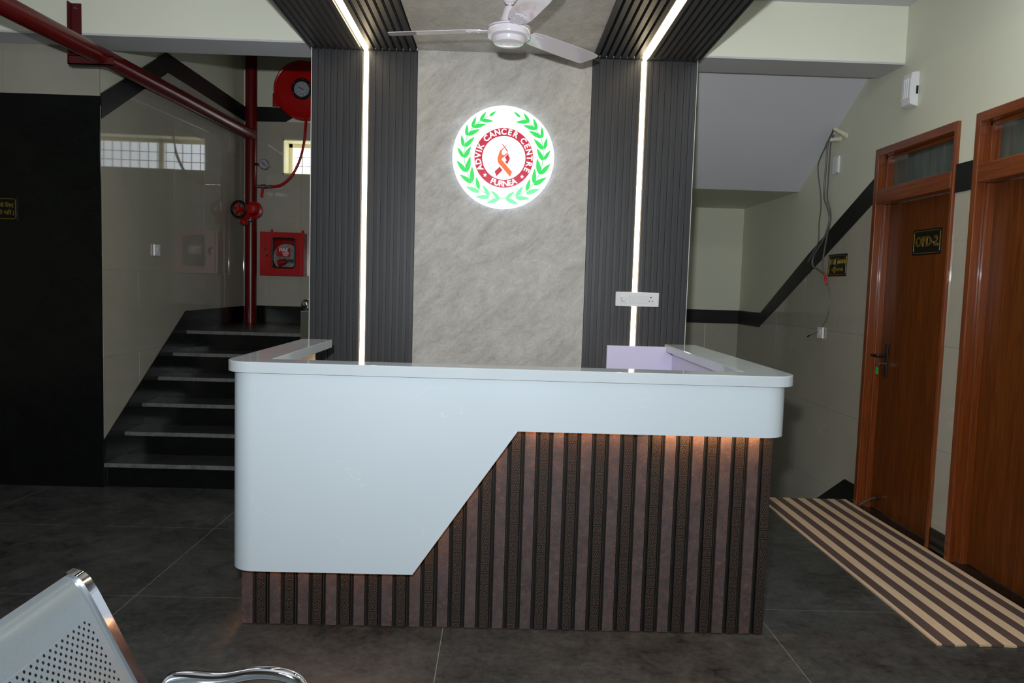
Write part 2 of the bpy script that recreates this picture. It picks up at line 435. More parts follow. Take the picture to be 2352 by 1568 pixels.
# ------------------------------------------------------------------ black granite wall on the left, paint above
wl = sroot('wall_front_left', 'black polished granite wall panel under cream paint at left', 'wall', (-4.3, YP, 0))
part('painted_wall', B().box(-6.0, XL, YP+.012, YB+.2, 0, 5.2), 'paint', wl)
zr = [0, .85, 1.62, 2.65]
for xa, xb in ((-6.0, -4.55), (-4.55, -3.33), (-3.33, XL+.004)):
    part('upper_tile', B().box(xa+.0007, xb-.0007, YP+.004, YP+.013, 2.651, 3.6), 'tile', wl, ((xa+xb)/2, YP, 3))
xr_ = [-6.0, -4.6, -3.65, XL+.004]
for i in range(3):
    for j in range(3):
        part('granite_panel', B().box(xr_[i], xr_[i+1], YP+random.uniform(0, .0006), YP+.02, zr[j], zr[j+1]), 'blackgranite', wl, ((xr_[i]+xr_[i+1])/2, YP, (zr[j]+zr[j+1])/2))

# ------------------------------------------------------------------ stairwell left wall: glossy tiles, black border, black skirting
wst = sroot('wall_left', 'glossy beige tiled stairwell wall with black zigzag border', 'wall', (XL, 6.5, 0))
BT = lambda y: min(3.235, 2.684+.57*(y-5.13))      # border top
BB = lambda y: min(3.085, 2.522+.57*(y-5.13))      # border bottom
def tilt_tile(par, plane, poly, t0, off, tilt, name='wall_tile'):
    """thin tile on a wall. plane 'x': poly in (y, z), wall at x=t0, off = towards the room sign; plane 'y': poly in (x, z)"""
    cu = sum(p[0] for p in poly)/len(poly); cv = sum(p[1] for p in poly)/len(poly)
    a, b = random.gauss(0, tilt), random.gauss(0, tilt)
    pts = []
    for u, v in poly:
        d = t0+off*(.006+a*(u-cu)+b*(v-cv))
        pts.append((d, u, v) if plane == 'x' else (u, d, v))
    bb = B(); bb.poly(pts, (-off*.008, 0, 0) if plane == 'x' else (0, -off*.008, 0))
    at = (t0, cu, cv) if plane == 'x' else (cu, t0, cv)
    part(name, bb, 'tile', par, at)
yj = [YP+.01, 5.62, 6.24, 6.86, 7.48, YB]; zj = [0, .9, 1.5, 2.1, 2.7, 3.3]
for i in range(5):
    for j in range(5):
        q = [(yj[i]+.0007, zj[j]+.0007), (yj[i+1]-.0007, zj[j]+.0007), (yj[i+1]-.0007, zj[j+1]-.0007), (yj[i]+.0007, zj[j+1]-.0007)]
        q = clip(q, lambda p: (2.60+.57*(p[0]-5.13))-p[1]); 
        if len(q) > 2: q = clip(q, lambda p: 3.16-p[1])
        if len(q) > 2: tilt_tile(wst, 'x', q, XL, 1, .0035)
def border(par, pts_top, pts_bot, mk, name='border_strip'):
    for (a, b), (c, d) in zip(zip(pts_top, pts_top[1:]), zip(pts_bot, pts_bot[1:])):
        bb = B(); P, ext = mk(a, b, d, c); bb.poly(P, ext); part(name, bb, 'band', par, P[0])
yk = 6.11
border(wst, [(YP+.012, BT(YP)), (6.097, 3.235), (YB, 3.245)], [(YP+.012, BB(YP)), (6.118, 3.085), (YB, 3.095)],
       lambda a, b, d, c: ([(XL, *p) for p in (a, b, d, c)], (.012, 0, 0)))
o = struct('baseboard_left', B().poly([(XL, YP+.01, 0), (XL, YP+.01, .335), (XL, 6.443, 1.175), (XL, YB, 1.18), (XL, YB, 1.0), (XL, 6.5, 1.0), (XL, 6.5, 0)], (.014, 0, 0)), 'blackgranite', 'black granite stepped skirting along the stair wall', 'skirting')

# ------------------------------------------------------------------ far wall with high window
wb = sroot('wall_back', 'far stairwell wall, tiled below a black border, with high window', 'wall', (0, YB, 0))
WX0, WX1, WZ0, WZ1 = -2.296, -.80, 2.565, 2.925
wbb = B()
wbb.box(-2.9, WX0, YB, YB+.23, -2.2, 5.2).box(WX1, XR+.2, YB, YB+.23, -2.2, 5.2).box(WX0, WX1, YB, YB+.23, -2.2, WZ0).box(WX0, WX1, YB, YB+.23, WZ1, 5.2)
part('painted_wall', wbb, 'paint', wb)
for i, (xa, xb) in enumerate(((XL, -2.1), (-2.1, -1.5))):
    for za, zb in ((1.0, 1.5), (1.5, 2.1), (2.1, 2.565), (2.565, 3.1)):
        if xa == XL: q = [(xa+.008, za+.0007), ((WX0 if za == 2.565 else xb)-.0007, za+.0007), ((WX0 if za == 2.565 else xb)-.0007, zb-.0007), (xa+.008, zb-.0007)]
        elif za == 2.565: continue
        else: q = [(xa+.0007, za+.0007), (xb-.0007, za+.0007), (xb-.0007, zb-.0007), (xa+.0007, zb-.0007)]
        tilt_tile(wb, 'y', q, YB, -1, .001)
tilt_tile(wb, 'y', [(WX0, 2.925), (-1.5, 2.925), (-1.5, 3.1), (WX0, 3.1)], YB, -1, 0)
border(wb, [(XL+.012, 3.245), (-2.24, 3.245), (-1.3, 3.82)], [(XL+.012, 3.095), (-2.27, 3.10), (-1.3, 3.68)],
       lambda a, b, d, c: ([(p[0], YB, p[1]) for p in (a, b, d, c)], (0, -.012, 0)))
# right-hand part of the far wall (under the half landing, going down to the basement)
for xa, xb in ((1.2, 1.62), (1.62, 2.22), (2.22, XR)):
    for za, zb in ((-.6, 0), (0, .6), (.6, 1.14)):
        tilt_tile(wb, 'y', [(xa+.0007, za+.0007), (xb-.008, za+.0007), (xb-.008, zb-.0007), (xa+.0007, zb-.0007)], YB, -1, .001)
for xa, xb in ((1.2, 1.8), (1.8, XR-.012)):
    part('border_strip', B().box(xa+.0005, xb-.0005, YB-.012, YB, 1.141, 1.283), 'band', wb, (xa, YB, 1.2))
struct('baseboard_back', B().box(XL+.014, -1.2, YB-.014, YB, 1.0, 1.188), 'blackgranite', 'black granite skirting along the landing back wall', 'skirting')

win = sroot('window_1', 'high barred window in the far stairwell wall', 'window', ((WX0+WX1)/2, YB+.15, WZ0))
rv = B()
for x0, x1, z0, z1 in ((WX0, WX0+.012, WZ0, WZ1), (WX1-.012, WX1, WZ0, WZ1), (WX0, WX1, WZ0, WZ0+.012), (WX0, WX1, WZ1-.012, WZ1)):
    rv.box(x0, x1, YB-.004, YB+.20, z0, z1)
part('reveal', rv, 'reveal', win)
fr = B(); yf = YB+.19
for x0, x1, z0, z1 in ((WX0+.012, WX0+.047, WZ0, WZ1), (WX1-.047, WX1-.012, WZ0, WZ1), (WX0, WX1, WZ0, WZ0+.03), (WX0, WX1, WZ1-.05, WZ1-.012), (-1.765, -1.715, WZ0, WZ1)):
    fr.box(x0, x1, yf, yf+.035, z0, z1)
part('window_frame', fr, 'reveal', win)
for k in range(1, 16):
    x = WX0+.047+k*.094
    if x < WX1-.05: part('grill_bar', B().box(x-.0035, x+.0035, yf+.036, yf+.043, WZ0+.03, WZ1-.05), 'grill', win, (x, yf, WZ0))
for k in (1, 2):
    z = WZ0+.03+k*(WZ1-WZ0-.08)/3
    part('grill_bar', B().box(WX0+.047, WX1-.047, yf+.043, yf+.050, z-.003, z+.003), 'grill', win, (WX0, yf, z))

# ------------------------------------------------------------------ stairs up on the left
st = sroot('staircase', 'black granite steps rising to a landing at left', 'stairs', (-2.1, YP, 0))
SX1 = -1.48
for i in range(6):
    y0 = YP+.008+RUN*i; z = RISE*(i+1)
    yend = YP+RUN*(i+1)+.03 if i < 5 else YB
    part('riser', B().box(XL+.004, SX1, y0+.018, y0+.04, RISE*i, z-.03), 'blackgranite', st, (-2.1, y0, z))
    part('tread', B().box(XL+.004, SX1, y0+.004, yend, z-.03, z), 'tread', st, (-2.1, y0, z))
    part('nosing', B().box(XL+.004, SX1, y0-.002, y0+.0045, z-.03, z-.0008, .003), 'nosing', st, (-2.1, y0, z))
body = B().poly([(XL+.004, YP+.05, 0)]+[p for i in range(6) for p in ((XL+.004, YP+.05+RUN*i, RISE*(i+1)-.031), (XL+.004, YP+.05+RUN*(i+1) if i < 5 else YB, RISE*(i+1)-.031))]+[(XL+.004, YB, 0)], (SX1-.01-XL, 0, 0))
part('stair_body', body, 'blackgranite', st)
f2 = B()
for k in range(8):
    f2.box(SX1+.28*k, SX1+.28*k+.31, 6.5, YB, 1.01+.168*k-.1, 1.01+.168*(k+1))
part('turning_flight', f2, 'tread', st)

# ------------------------------------------------------------------ right: half landing, sloping flight above, steps down
uf = sroot('upper_flight', 'smooth white sloping underside of the flight above the passage', 'stairs', (1.9, 6.5, 2.36))
part('sloping_soffit', B().poly([(1.15, 6.487, 2.36), (1.15, BY1, 3.115), (1.15, BY1, 3.34), (1.15, 6.487, 2.60)], (XR-1.15, 0, 0)), 'soffit', uf)
part('half_landing', B().box(1.2, XR, 6.487, YB, 2.36, 2.52), 'paint', uf)
ds = sroot('basement_stairs', 'dark steps leading down behind the striped mat', 'stairs', (1.9, 5.25, 0))
for k in range(7):
    part('step', B().box(1.2, XR, 5.25+RUN*k, 5.25+RUN*(k+1)+.03, -RISE*(k+1)-.2, -RISE*(k+1)), 'tread', ds, (1.9, 5.25+RUN*k, -RISE*(k+1)))
part('lower_landing', B().box(1.2, XR, 5.25+RUN*7, YB, -1.5, -RISE*8), 'tread', ds)
struct('ceiling_stairwell', B().box(-6.0, XR+.3, BY1-.02, YB+.25, 5.2, 5.35), 'ceilpaint', 'painted ceiling high over the stairwell', 'ceiling')
struct('wall_upper', B().box(-6.0, XR+.3, BY1-.02, BY1+.1, ZC, 5.25), 'paint', 'painted upper wall of the stairwell above the beam', 'wall')
struct('wall_light_block', B().box(1.12, 1.2, 6.42, YB, -1.6, 5.2), 'paint', 'unseen wall added between the stair flights to block window light', 'wall')  # unseen, added to keep window light out of the right-hand passage
struct('wall_core', B().box(-1.2, 1.2, YF+.05, 6.42, -1.6, 2.96), 'paint', 'plain core wall behind the reception feature wall', 'wall')

# ------------------------------------------------------------------ right wall
wr = sroot('wall_right', 'cream painted right wall with tiled lower part and black border', 'wall', (XR, 4, 0))
D1 = (4.222, 5.137); D2 = (3.142, 4.060); DH = 2.476
rb = B()
for y0, y1, z0, z1 in ((-4.2, D2[0], 0, ZC+.1), (D2[1], D1[0], 0, ZC+.1), (D1[1], YB+.2, -2.2, 5.2), (D2[0], D2[1], DH, ZC+.1), (D1[0], D1[1], DH, ZC+.1)):
    rb.box(XR, XR+.2, y0, y1, z0, z1)
part('painted_wall', rb, 'paint', wr)
SL = -.4628                                       # slope of the border beside the stairs down
RT = lambda y: 2.254+SL*(y-5.22); RB = lambda y: 2.092+SL*(y-5.20)
YK = 7.255
tj = [5.139, 5.62, 6.22, 6.82, YK, YB]; tz = [-1.2, -.6, 0, .6, 1.2, 1.8, 2.4]
for i in range(5):
    for j in range(6):
        q = [(tj[i]+.0007, tz[j]+.0007), (tj[i+1]-.0007, tz[j]+.0007), (tj[i+1]-.0007, tz[j+1]-.0007), (tj[i]+.0007, tz[j+1]-.0007)]
        q = clip(q, (lambda p: 2.17+SL*(p[0]-5.2)-p[1]) if i < 4 else (lambda p: 1.2-p[1]))
        if len(q) > 2: tilt_tile(wr, 'x', q, XR, -1, .0012)
for za, zb in ((.0, .6), (.6, 1.2), (1.2, 1.8), (1.8, 2.08)):
    tilt_tile(wr, 'x', [(D2[1]+.001, za+.0007), (D1[0]-.001, za+.0007), (D1[0]-.001, zb-.0007), (D2[1]+.001, zb-.0007)], XR, -1, .0008)
border(wr, [(5.139, RT(5.139)), (6.2, RT(6.2)), (7.245, 1.283), (YB, 1.283)], [(5.139, RB(5.139)), (6.2, RB(6.2)), (7.272, 1.141), (YB, 1.141)],
       lambda a, b, d, c: ([(XR, *p) for p in (a, b, d, c)], (-.012, 0, 0)))
part('border_strip', B().box(XR-.012, XR, D2[1]+.002, D1[0]-.002, 2.072, 2.232), 'band', wr, (XR, D2[1], 2.1))
struct('baseboard_right', B().poly([(XR, 5.139, -.0), (XR, 5.139, .137), (XR, 5.305, .137), (XR, 6.6, -.66), (XR, 6.6, -1.0), (XR, 5.305, -.25), (XR, 5.139, -.2)], (-.013, 0, 0)), 'blackgranite', 'black granite skirting bending down beside the basement steps', 'skirting')
struct('baseboard_doors', B().box(XR-.013, XR, D2[1]+.002, D1[0]-.002, 0, .137), 'blackgranite', 'short black skirting between the two wooden doors', 'skirting')

def door(name, label, y0, y1):
    d = sroot(name, label, 'door', (XR, (y0+y1)/2, 0)); X0 = XR-.022; WN, WF_ = .028, .046     # near and far jamb faces
    def fpiece(nm, ya, yb, za, zb, m='frame'):
        part(nm, B().box(X0, XR+.14, ya, yb, za, zb, .005), m, d, (XR, (ya+yb)/2, za))
    fpiece('jamb', y0, y0+WN, 0, DH); fpiece('jamb', y1-WF_, y1, 0, DH)
    fpiece('head', y0+WN, y1-WF_, DH-.055, DH, 'frameh'); fpiece('transom_rail', y0+WN, y1-WF_, 2.10, 2.200, 'frameh')
    for za, zb in ((0, 2.10), (2.20, DH-.055)):                      # stepped rebates
        part('rebate', B().box(XR+.032, XR+.14, y1-WF_-.022, y1-WF_, za, zb, .004), 'frame', d, (XR, y1-WF_, za))
        part('rebate', B().box(XR+.032, XR+.14, y0+WN, y0+WN+.022, za, zb, .004), 'frame', d, (XR, y0+WN, za))
    part('rebate', B().box(XR+.032, XR+.14, y0+WN, y1-WF_, DH-.075, DH-.055, .004), 'frameh', d, (XR, y0, DH))
    part('transom_pane', B().box(XR+.080, XR+.086, y0+WN+.01, y1-WF_-.01, 2.19, DH-.06), 'frost', d, (XR, (y0+y1)/2, 2.2))
    part('leaf', B().box(XR+.070, XR+.106, y0+WN+.003, y1-WF_-.003, .008, 2.098), 'teak', d, (XR, (y0+y1)/2, 0))
    part('threshold', B().box(XR-.02, XR+.14, y0+WN, y1-WF_, -.02, .004), 'blackgranite', d, (XR, (y0+y1)/2, 0))
    return d
d1 = door('door_1', 'teak door with frosted transom beside the stair border', *D1)
d2 = door('door_2', 'teak door with frosted transom at the right edge', *D2)
# lock of the first door
hy = 4.985
hp = part('lock_plate', B().box(XR+.061, XR+.0705, hy-.022, hy+.022, .93, 1.155, .003), 'black', d1, (XR+.05, hy, 1.04))
part('lever', B().tube([(XR+.064, hy, 1.075), (XR+.02, hy, 1.075), (XR+.008, hy+.004, 1.075), (XR+.004, hy+.02, 1.073), (XR+.004, hy+.075, 1.071)], [.011, .011, .011, .01, .009], 10), 'black', hp)
k = thing('key', 'small key with green plastic tag hanging from the door lock', 'key', (XR+.03, hy, .95))
part('key_blade', B().box(XR+.028, XR+.0605, hy-.001, hy+.001, 1.018, 1.026), 'steel', k)
part('key_bow', B().lathe([(0, -.0012), (.0125, -.0012), (.0125, .0012), (0, .0012)], (XR+.018, hy, 1.02), 'Y', 18), 'steel', k)
part('split_ring', B().tube([(XR+.014, hy+.008+.012*math.cos(a), 1.004+.012*math.sin(a)) for a in [2*PI*q/16 for q in range(16)]], .001, 6, closed=True), 'steel', k)
part('tag', B().box(XR+.012, XR+.016, hy-.004, hy+.026, .948, .996, .0015), 'green', k)
ds_ = thing('door_stopper', 'small steel magnetic door stopper at the foot of the door', 'door stopper', (XR+.03, 5.0, 0))
part('catch', B().lathe([(0, 0), (.022, 0), (.022, .006), (.014, .02), (.014, .03), (0, .03)], (XR+.03, 4.95, .105), 'X', 18), 'steel', ds_)
part('arm', B().tube([(XR+.04, 4.95, .105), (XR+.0, 4.99, .07), (XR-.01, 5.045, .03), (XR-.01, 5.05, .0)], .008, 8), 'steel', ds_)

# ------------------------------------------------------------------ feature wall: fluted slats, stone panel, LED lines
fw = sroot('wall_feature', 'reception feature wall with stone panel between charcoal slat columns', 'wall', (0, YF, 0))
part('backing', B().box(-1.215, 1.215, YF+.022, YF+.06, 0, 2.935), 'flutedark', fw)
part('stone_panel', B().box(-.552, .549, YF+.006, YF+.024, 0, 2.935), 'marble', fw, (0, YF, 1.4))
part('edge_trim', B().box(-1.2185, -1.2145, YF-.002, YF+.06, 0, 2.93), 'trimwhite', fw)
part('edge_trim', B().box(1.2145, 1.2185, YF+.004, YF+.06, 0, 2.93), 'trimwhite', fw)
LEDX, LW = .876, .0135
def slat_mesh_v(w, h):                            # vertical slat: flat face with one sloped flank, local coordinates
    b = B(); p = [(-w/2, .022), (-w/2+.0003, .0016), (-w*.02, .0010), (0, .0), (w/2-.0024, .0), (w/2-.002, .010), (w/2, .010), (w/2, .022)]
    b.poly([(x, y, 0) for x, y in p], (0, 0, h)); me = D.meshes.new('slat'); b.bm.to_mesh(me); b.bm.free(); me.materials.append(MT['flute']); return me
def slat_mesh_h(w, l):
    b = B(); p = [(-w/2, .03), (-w/2*.9, .0), (w*.18, .0), (w*.22, .012), (w*.30, .012), (w*.32, .03)]
    b.poly([(x, 0, y) for x, y in p], (0, l, 0)); me = D.meshes.new('slat'); b.bm.to_mesh(me); b.bm.free(); me.materials.append(MT['flute']); return me
groups = [(-1.2145, -LEDX-LW-.006, 8), (-LEDX+LW+.006, -.554, 7), (.551, LEDX-LW-.006, 7), (LEDX+LW+.006, 1.2145, 8)]
can = sroot('ceiling_canopy', 'dropped canopy of charcoal slats and stone panel over the desk', 'canopy', (0, 3.6, 2.93))
CY0, ZCN = 2.3, 2.92
part('stone_panel', B().box(-.553, .551, CY0, YF+.006, ZCN+.012, ZCN+.03), 'marble', can, (0, 3.6, ZCN))
part('backing', B().box(-1.224, 1.221, CY0, YF+.02, ZCN+.03, ZCN+.05), 'flutedark', can)
part('edge_trim', B().box(-1.2265, -1.2195, CY0, YF+.02, ZCN-.002, ZCN+.05), 'flute', can)
part('edge_trim', B().box(1.2165, 1.2235, CY0, YF+.02, ZCN-.002, ZCN+.05), 'flute', can)
pw, pc = wloc(fw), wloc(can)
for x0, x1, n in groups:
    w = (x1-x0)/n; mv = slat_mesh_v(w, 2.915); mh = slat_mesh_h(w, YF+.004-CY0)
    for i in range(n):
        c = x0+w*(i+.5)
        link('slat', mv, fw, Vector((c, YF, 0))-pw)
        link('slat', mh, can, Vector((c, CY0, ZCN))-pc)
for sx, lab in ((-1, 'warm LED line up the slat column nearer the stairs'), (1, 'warm LED line up the slat column with the switchboard')):
    t = thing('led_strip', lab+' and along the canopy', 'light strip', (sx*LEDX, YF, 0), 'bent LED lines of the reception wall')
    c = sx*LEDX
    part('wall_run', B().box(c-LW, c+LW, YF-.006, YF+.022, .02, 2.916, .004), 'led', t)
    part('canopy_run', B().box(c-LW, c+LW, CY0, YF-.006, ZCN-.006, ZCN+.03, .004), 'led', t)

# ------------------------------------------------------------------ reception desk
ZT, ZTT = 1.136, 1.092                             # counter top and underside
YD = 3.09                                          # slatted front
desk = thing('reception_desk', 'white and dark slatted U-shaped reception desk with rounded corners', 'reception desk', (.06, 3.6, 0))
def plan_path(xl, xr, yfr, rad, ybl, ybr, n=12):
    p = [(xl, ybl), (xl, yfr+rad)]
    p += [(xl+rad-rad*math.cos(a), yfr+rad-rad*math.sin(a)) for a in [PI/2*q/n for q in range(1, n+1)]]
    p += [(xr-rad+rad*math.sin(a), yfr+rad-rad*math.cos(a)) for a in [PI/2*q/n for q in range(0, n+1)]]
    p += [(xr, ybr)]; return p
# countertop: U outline
outer = plan_path(-1.113, 1.246, 2.985, .12, 4.245, 4.64)
inner = [(1.050, 4.64), (1.050, 3.122), (-.945, 3.122), (-.945, 4.245)]
ct = B(); ct.poly([(x, y, ZTT) for x, y in outer+inner], (0, 0, ZT-ZTT))
es = [e for e in ct.bm.edges if all(abs(v.co.z-ZT) < 1e-5 for v in e.verts)]
bmesh.ops.bevel(ct.bm, geom=es, offset=.0035, segments=2, affect='EDGES', profile=.5)
part('countertop', ct, 'counter', desk)
# white fascia with the diagonal cut
def fbot(x):
    if x < -.326: return .268
    if x > .092: return .879
    return .268+(x+.326)/(.418)*(.879-.268)
pth = plan_path(-1.088, 1.214, 3.0, .105, 4.20, 4.58, 14)
i0 = max(i for i, p in enumerate(pth) if p[0] < -.9 and abs(p[1]-3.0) < 1e-6)
path = pth[:i0+1]+[(-.326, 3.0), (.092, 3.0)]+pth[i0+1:]
def fascia_mesh():
    b = B(); th = .02; cols = []
    for i, (x, y) in enumerate(path):
        a = Vector(path[max(i-1, 0)]); c = Vector(path[min(i+1, len(path)-1)]); t = (c-a).normalized(); nrm = Vector((-t.y, t.x))   # inward
        zb = fbot(x); 
        q = [b.bm.verts.new((x, y, zb)), b.bm.verts.new((x, y, ZTT)), b.bm.verts.new((x+nrm.x*th, y+nrm.y*th, ZTT)), b.bm.verts.new((x+nrm.x*th, y+nrm.y*th, zb))]
        cols.append(q)
    for A, C in zip(cols, cols[1:]):
        for k in range(4):
            f = b.bm.faces.new((A[k], C[k], C[(k+1) % 4], A[(k+1) % 4])); f.smooth = k in (0, 2)
    b.bm.faces.new(cols[0]); b.bm.faces.new(cols[-1][::-1]); bmesh.ops.recalc_face_normals(b.bm, faces=b.bm.faces[:])
    for e in b.bm.edges:
        if len(e.link_faces) == 2 and e.calc_face_angle(0) > .5: e.smooth = False
    return b
part('fascia', fascia_mesh(), 'desk', desk)
# carcass behind the slats and side walls
part('carcass', B().box(-1.055, 1.178, YD+.014, YD+.03, .0, ZTT), 'groove', desk)
part('side_wall', B().box(-1.055, -1.01, YD+.03, 4.13, 0, ZTT), 'cream', desk)
part('side_wall', B().box(1.09, 1.178, YD+.03, 4.60, 0, ZTT), 'lavender', desk)
part('return_panel', B().box(.682, 1.09, 4.60, 4.62, 0, 1.121), 'lavender', desk)
part('work_shelf', B().box(-1.0, 1.09, YD+.03, 3.62, .73, .755), 'lavender', desk)
PX = 2.239/18.885
bw, ow, gw = PX*.39, PX*.335, PX*.1375
pd = wloc(desk)
b = B().box(-bw/2, bw/2, -.0, .016, 0, 1.088, .002); mb = D.meshes.new('slat'); b.bm.to_mesh(mb); b.bm.free(); mb.materials.append(MT['crackle'])
b = B().box(-ow/2, ow/2, -.0, .016, 0, 1.088, .0015); mo = D.meshes.new('slat'); b.bm.to_mesh(mo); b.bm.free(); mo.materials.append(MT['ornate'])
b = B().poly([(-.0018, .016, 0), (-.0010, .006, 0), (.0010, .006, 0), (.0018, .016, 0)], (0, 0, 1.088)); ml = D.meshes.new('groove_lip'); b.bm.to_mesh(ml); b.bm.free(); ml.materials.append(MT['lip'])
for i in range(19):
    x = -1.058+PX*i
    link('plain_slat', mb, desk, Vector((x+bw/2, YD, .003))-pd)
    link('ornate_slat', mo, desk, Vector((x+bw+gw+ow/2, YD, .003))-pd)
    link('groove_lip', ml, desk, Vector((x+bw+.005, YD, .003))-pd)
    if i < 18: link('groove_lip', ml, desk, Vector((x+bw+gw+ow+.006, YD, .003))-pd)
# amber LED tape tucked behind the lower edge of the fascia
def ledrun(pts, h): return B().tube([(x, YD-.035, z+h) for x, z in pts], .004, 8)
part('led_tape', ledrun([(-1.02, .268), (-.345, .268)], .007), 'deskleddim', desk)
part('led_tape', ledrun([(-.338, .280), (.074, .880)], .006), 'deskleddim', desk)
part('led_tape', ledrun([(.10, .879), (.565, .879)], .007), 'deskled', desk)
part('led_tape', ledrun([(.66, .879), (1.13, .879)], .007), 'deskledhot', desk)
part('led_tape', B().tube([(-1.0615, 3.13, .31), (-1.0615, 3.6, .31)], .004, 8), 'deskled', desk)

# ------------------------------------------------------------------ backlit round sign
LC = Vector((.002, 0, 2.277)); LR = .3205; LY = YF-.045
sign = thing('logo_sign', 'round backlit white sign with green laurel and red ribbon emblem', 'sign', (LC.x, YF, LC.z))
part('face', B().lathe([(0, 0), (LR-.003, 0), (LR, .003), (LR, .028), (0, .028)], (LC.x, LY, LC.z), 'Y', 96, False), 'signwhite', sign)
part('halo_ring', B().lathe([(LR*.80, 0), (LR*.93, 0), (LR*.93, .004), (LR*.80, .004), (LR*.80, 0)], (LC.x, LY+.0285, LC.z), 'Y', 72, False), 'halo', sign)
part('spacer', B().lathe([(0, 0), (.03, 0), (.03, .025), (0, .025)], (LC.x, LY+.027, LC.z), 'Y', 18), 'white', sign)
def lp(x, y, d=.0006):                             # emblem drawing units -> wall
    return (LC.x+(x-790)/672*LR, LY-d, LC.z+(775-y)/672*LR)
def flat(b, pts, d): b.poly([lp(x, y, 0) for x, y in pts], (0, -d, 0)); return b
def leaf(b, bx, by, tx, ty, wd):
    L = math.hypot(tx-bx, ty-by); ux, uy = (tx-bx)/L, (ty-by)/L; nx, ny = -uy, ux; wd = min(wd, L*.24); N = 7; up, dn = [], []
    for q in range(N+1):
        t = q/N; w = wd*math.sin(PI*t**.72)**.9*.62 if 0 < t < 1 else 0
        up.append((bx+ux*L*t+nx*w, by+uy*L*t+ny*w)); dn.append((bx+ux*L*t-nx*w, by+uy*L*t-ny*w))
    flat(b, up+dn[1:-1][::-1], .0008)
OUT = [((590, 250), (680, 178)), ((470, 312), (548, 190)), ((366, 400), (418, 255)), ((293, 508), (305, 360)), ((262, 655), (230, 500)), ((268, 795), (180, 662)), ((305, 985), (175, 835)), ((388, 1125), (218, 1015)), ((492, 1240), (303, 1170)), ((625, 1298), (433, 1302)), ((757, 1312), (580, 1383))]
INN = [((478, 305), (648, 312)), ((372, 400), (553, 350)), ((298, 505), (475, 420)), ((275, 660), (405, 520)), ((272, 805), (363, 640)), ((310, 985), (355, 772)), ((388, 1108), (380, 905)), ((482, 1205), (437, 1040)), ((622, 1288), (527, 1140)), ((752, 1312), (637, 1212))]
STEM = [(575, 258), (520, 285), (440, 340), (370, 410), (310, 510), (275, 640), (272, 780), (295, 920), (345, 1050), (430, 1155), (545, 1240), (650, 1290), (795, 1312)]
def stem(b, pts, w=4):
    L, Rr = [], []
    for i, (x, y) in enumerate(pts):
        a = pts[max(i-1, 0)]; c = pts[min(i+1, len(pts)-1)]; dx, dy = c[0]-a[0], c[1]-a[1]; n = math.hypot(dx, dy)
        L.append((x-dy/n*w, y+dx/n*w)); Rr.append((x+dy/n*w, y-dx/n*w))
    for i in range(len(pts)-1): flat(b, [L[i], L[i+1], Rr[i+1], Rr[i]], .0007)
for side in (0, 1):
    mx = (lambda x: x) if side == 0 else (lambda x: 2*795-x)
    for lo in (0, 1):
        b = B()
        for lst in (OUT, INN):
            for n_, ((bx, by), (tx, ty)) in enumerate(lst):
                if (n_ >= 8) == bool(lo): leaf(b, mx(bx), by, mx(tx), ty, 68)
        pts = STEM[:10] if not lo else STEM[9:]
        stem(b, [(mx(x), y) for x, y in pts])
        part('laurel_branch', b, ('signgreenpale' if lo else 'signgreen'), sign)
RC = (797, 782)
b = B(); n = 72
for q in range(n):
    a0, a1 = 2*PI*q/n, 2*PI*(q+1)/n
    flat(b, [(RC[0]+r*math.cos(a), RC[1]-r*math.sin(a)) for r, a in ((388, a0), (388, a1), (285, a1), (285, a0))], .0007)
part('ring', b, 'signred', sign)
XZ = Matrix(((1, 0, 0, 0), (0, 0, -1, 0), (0, 1, 0, 0), (0, 0, 0, 1)))   # text plane -> wall plane facing the room
def arc_text(b, s, r, a_start, a_end, size, inward=False, bold=.0):
    """glyphs placed along an arc, angles in degrees (counter-clockwise from right)"""
    wd = {'I': .45, ' ': .62, 'A': 1.05, 'V': 1.0, 'D': 1.08, 'K': 1.05, 'C': 1.05, 'N': 1.08, 'E': .98, 'R': 1.05, 'T': .95, 'P': 1.0, 'U': 1.05}
    ws = [wd.get(c, 1) for c in s]; tot = sum(ws); acc = 0
    for c, w in zip(s, ws):
        a = math.radians(a_start+(a_end-a_start)*(acc+w/2)/tot); acc += w
        if c == ' ': continue
        x, y = RC[0]+r*math.cos(a), RC[1]-r*math.sin(a)
        rot = a-PI/2 if not inward else a+PI/2
        m = Matrix.Translation(lp(x, y, .0012)) @ XZ @ Matrix.Rotation(rot, 4, 'Z')
        b.text(c, size, m, .0006, bold)
b = B(); U = LR/672
arc_text(b, 'ADVIK CANCER CENTRE', 337, 211, -32, 104*U, bold=.0014); arc_text(b, 'PURNEA', 339, 241, 300, 102*U, True, bold=.0014)
for cx, cy in ((555, 1012), (1045, 1018)):
    flat(b, [(cx+(30 if q % 2 == 0 else 12.5)*math.sin(PI*q/5), cy-(30 if q % 2 == 0 else 12.5)*math.cos(PI*q/5)) for q in range(10)], .0014)
part('lettering', b, 'signwhite', sign)
b = B()
for q in range(24):
    a = math.radians(172-q*7.1)
    if q in (7, 12, 16): continue
    m = Matrix.Translation(lp(RC[0]+245*math.cos(a), RC[1]-245*math.sin(a), .0008)) @ XZ @ Matrix.Rotation(a-PI/2, 4, 'Z')
    b.text('nuqea'[q % 5], 44*U, m, .0004, 0)
part('small_lettering', b, 'signmint', sign)['kind'] = 'stuff'
b = B(); flat(b, [(832, 606), (740, 695), (712, 790), (722, 845), (886, 1025), (911, 962), (765, 800), (852, 722), (848, 705), (800, 745), (768, 735), (770, 690), (822, 628)], .0010)
part('ribbon_front', b, 'signorange', sign)
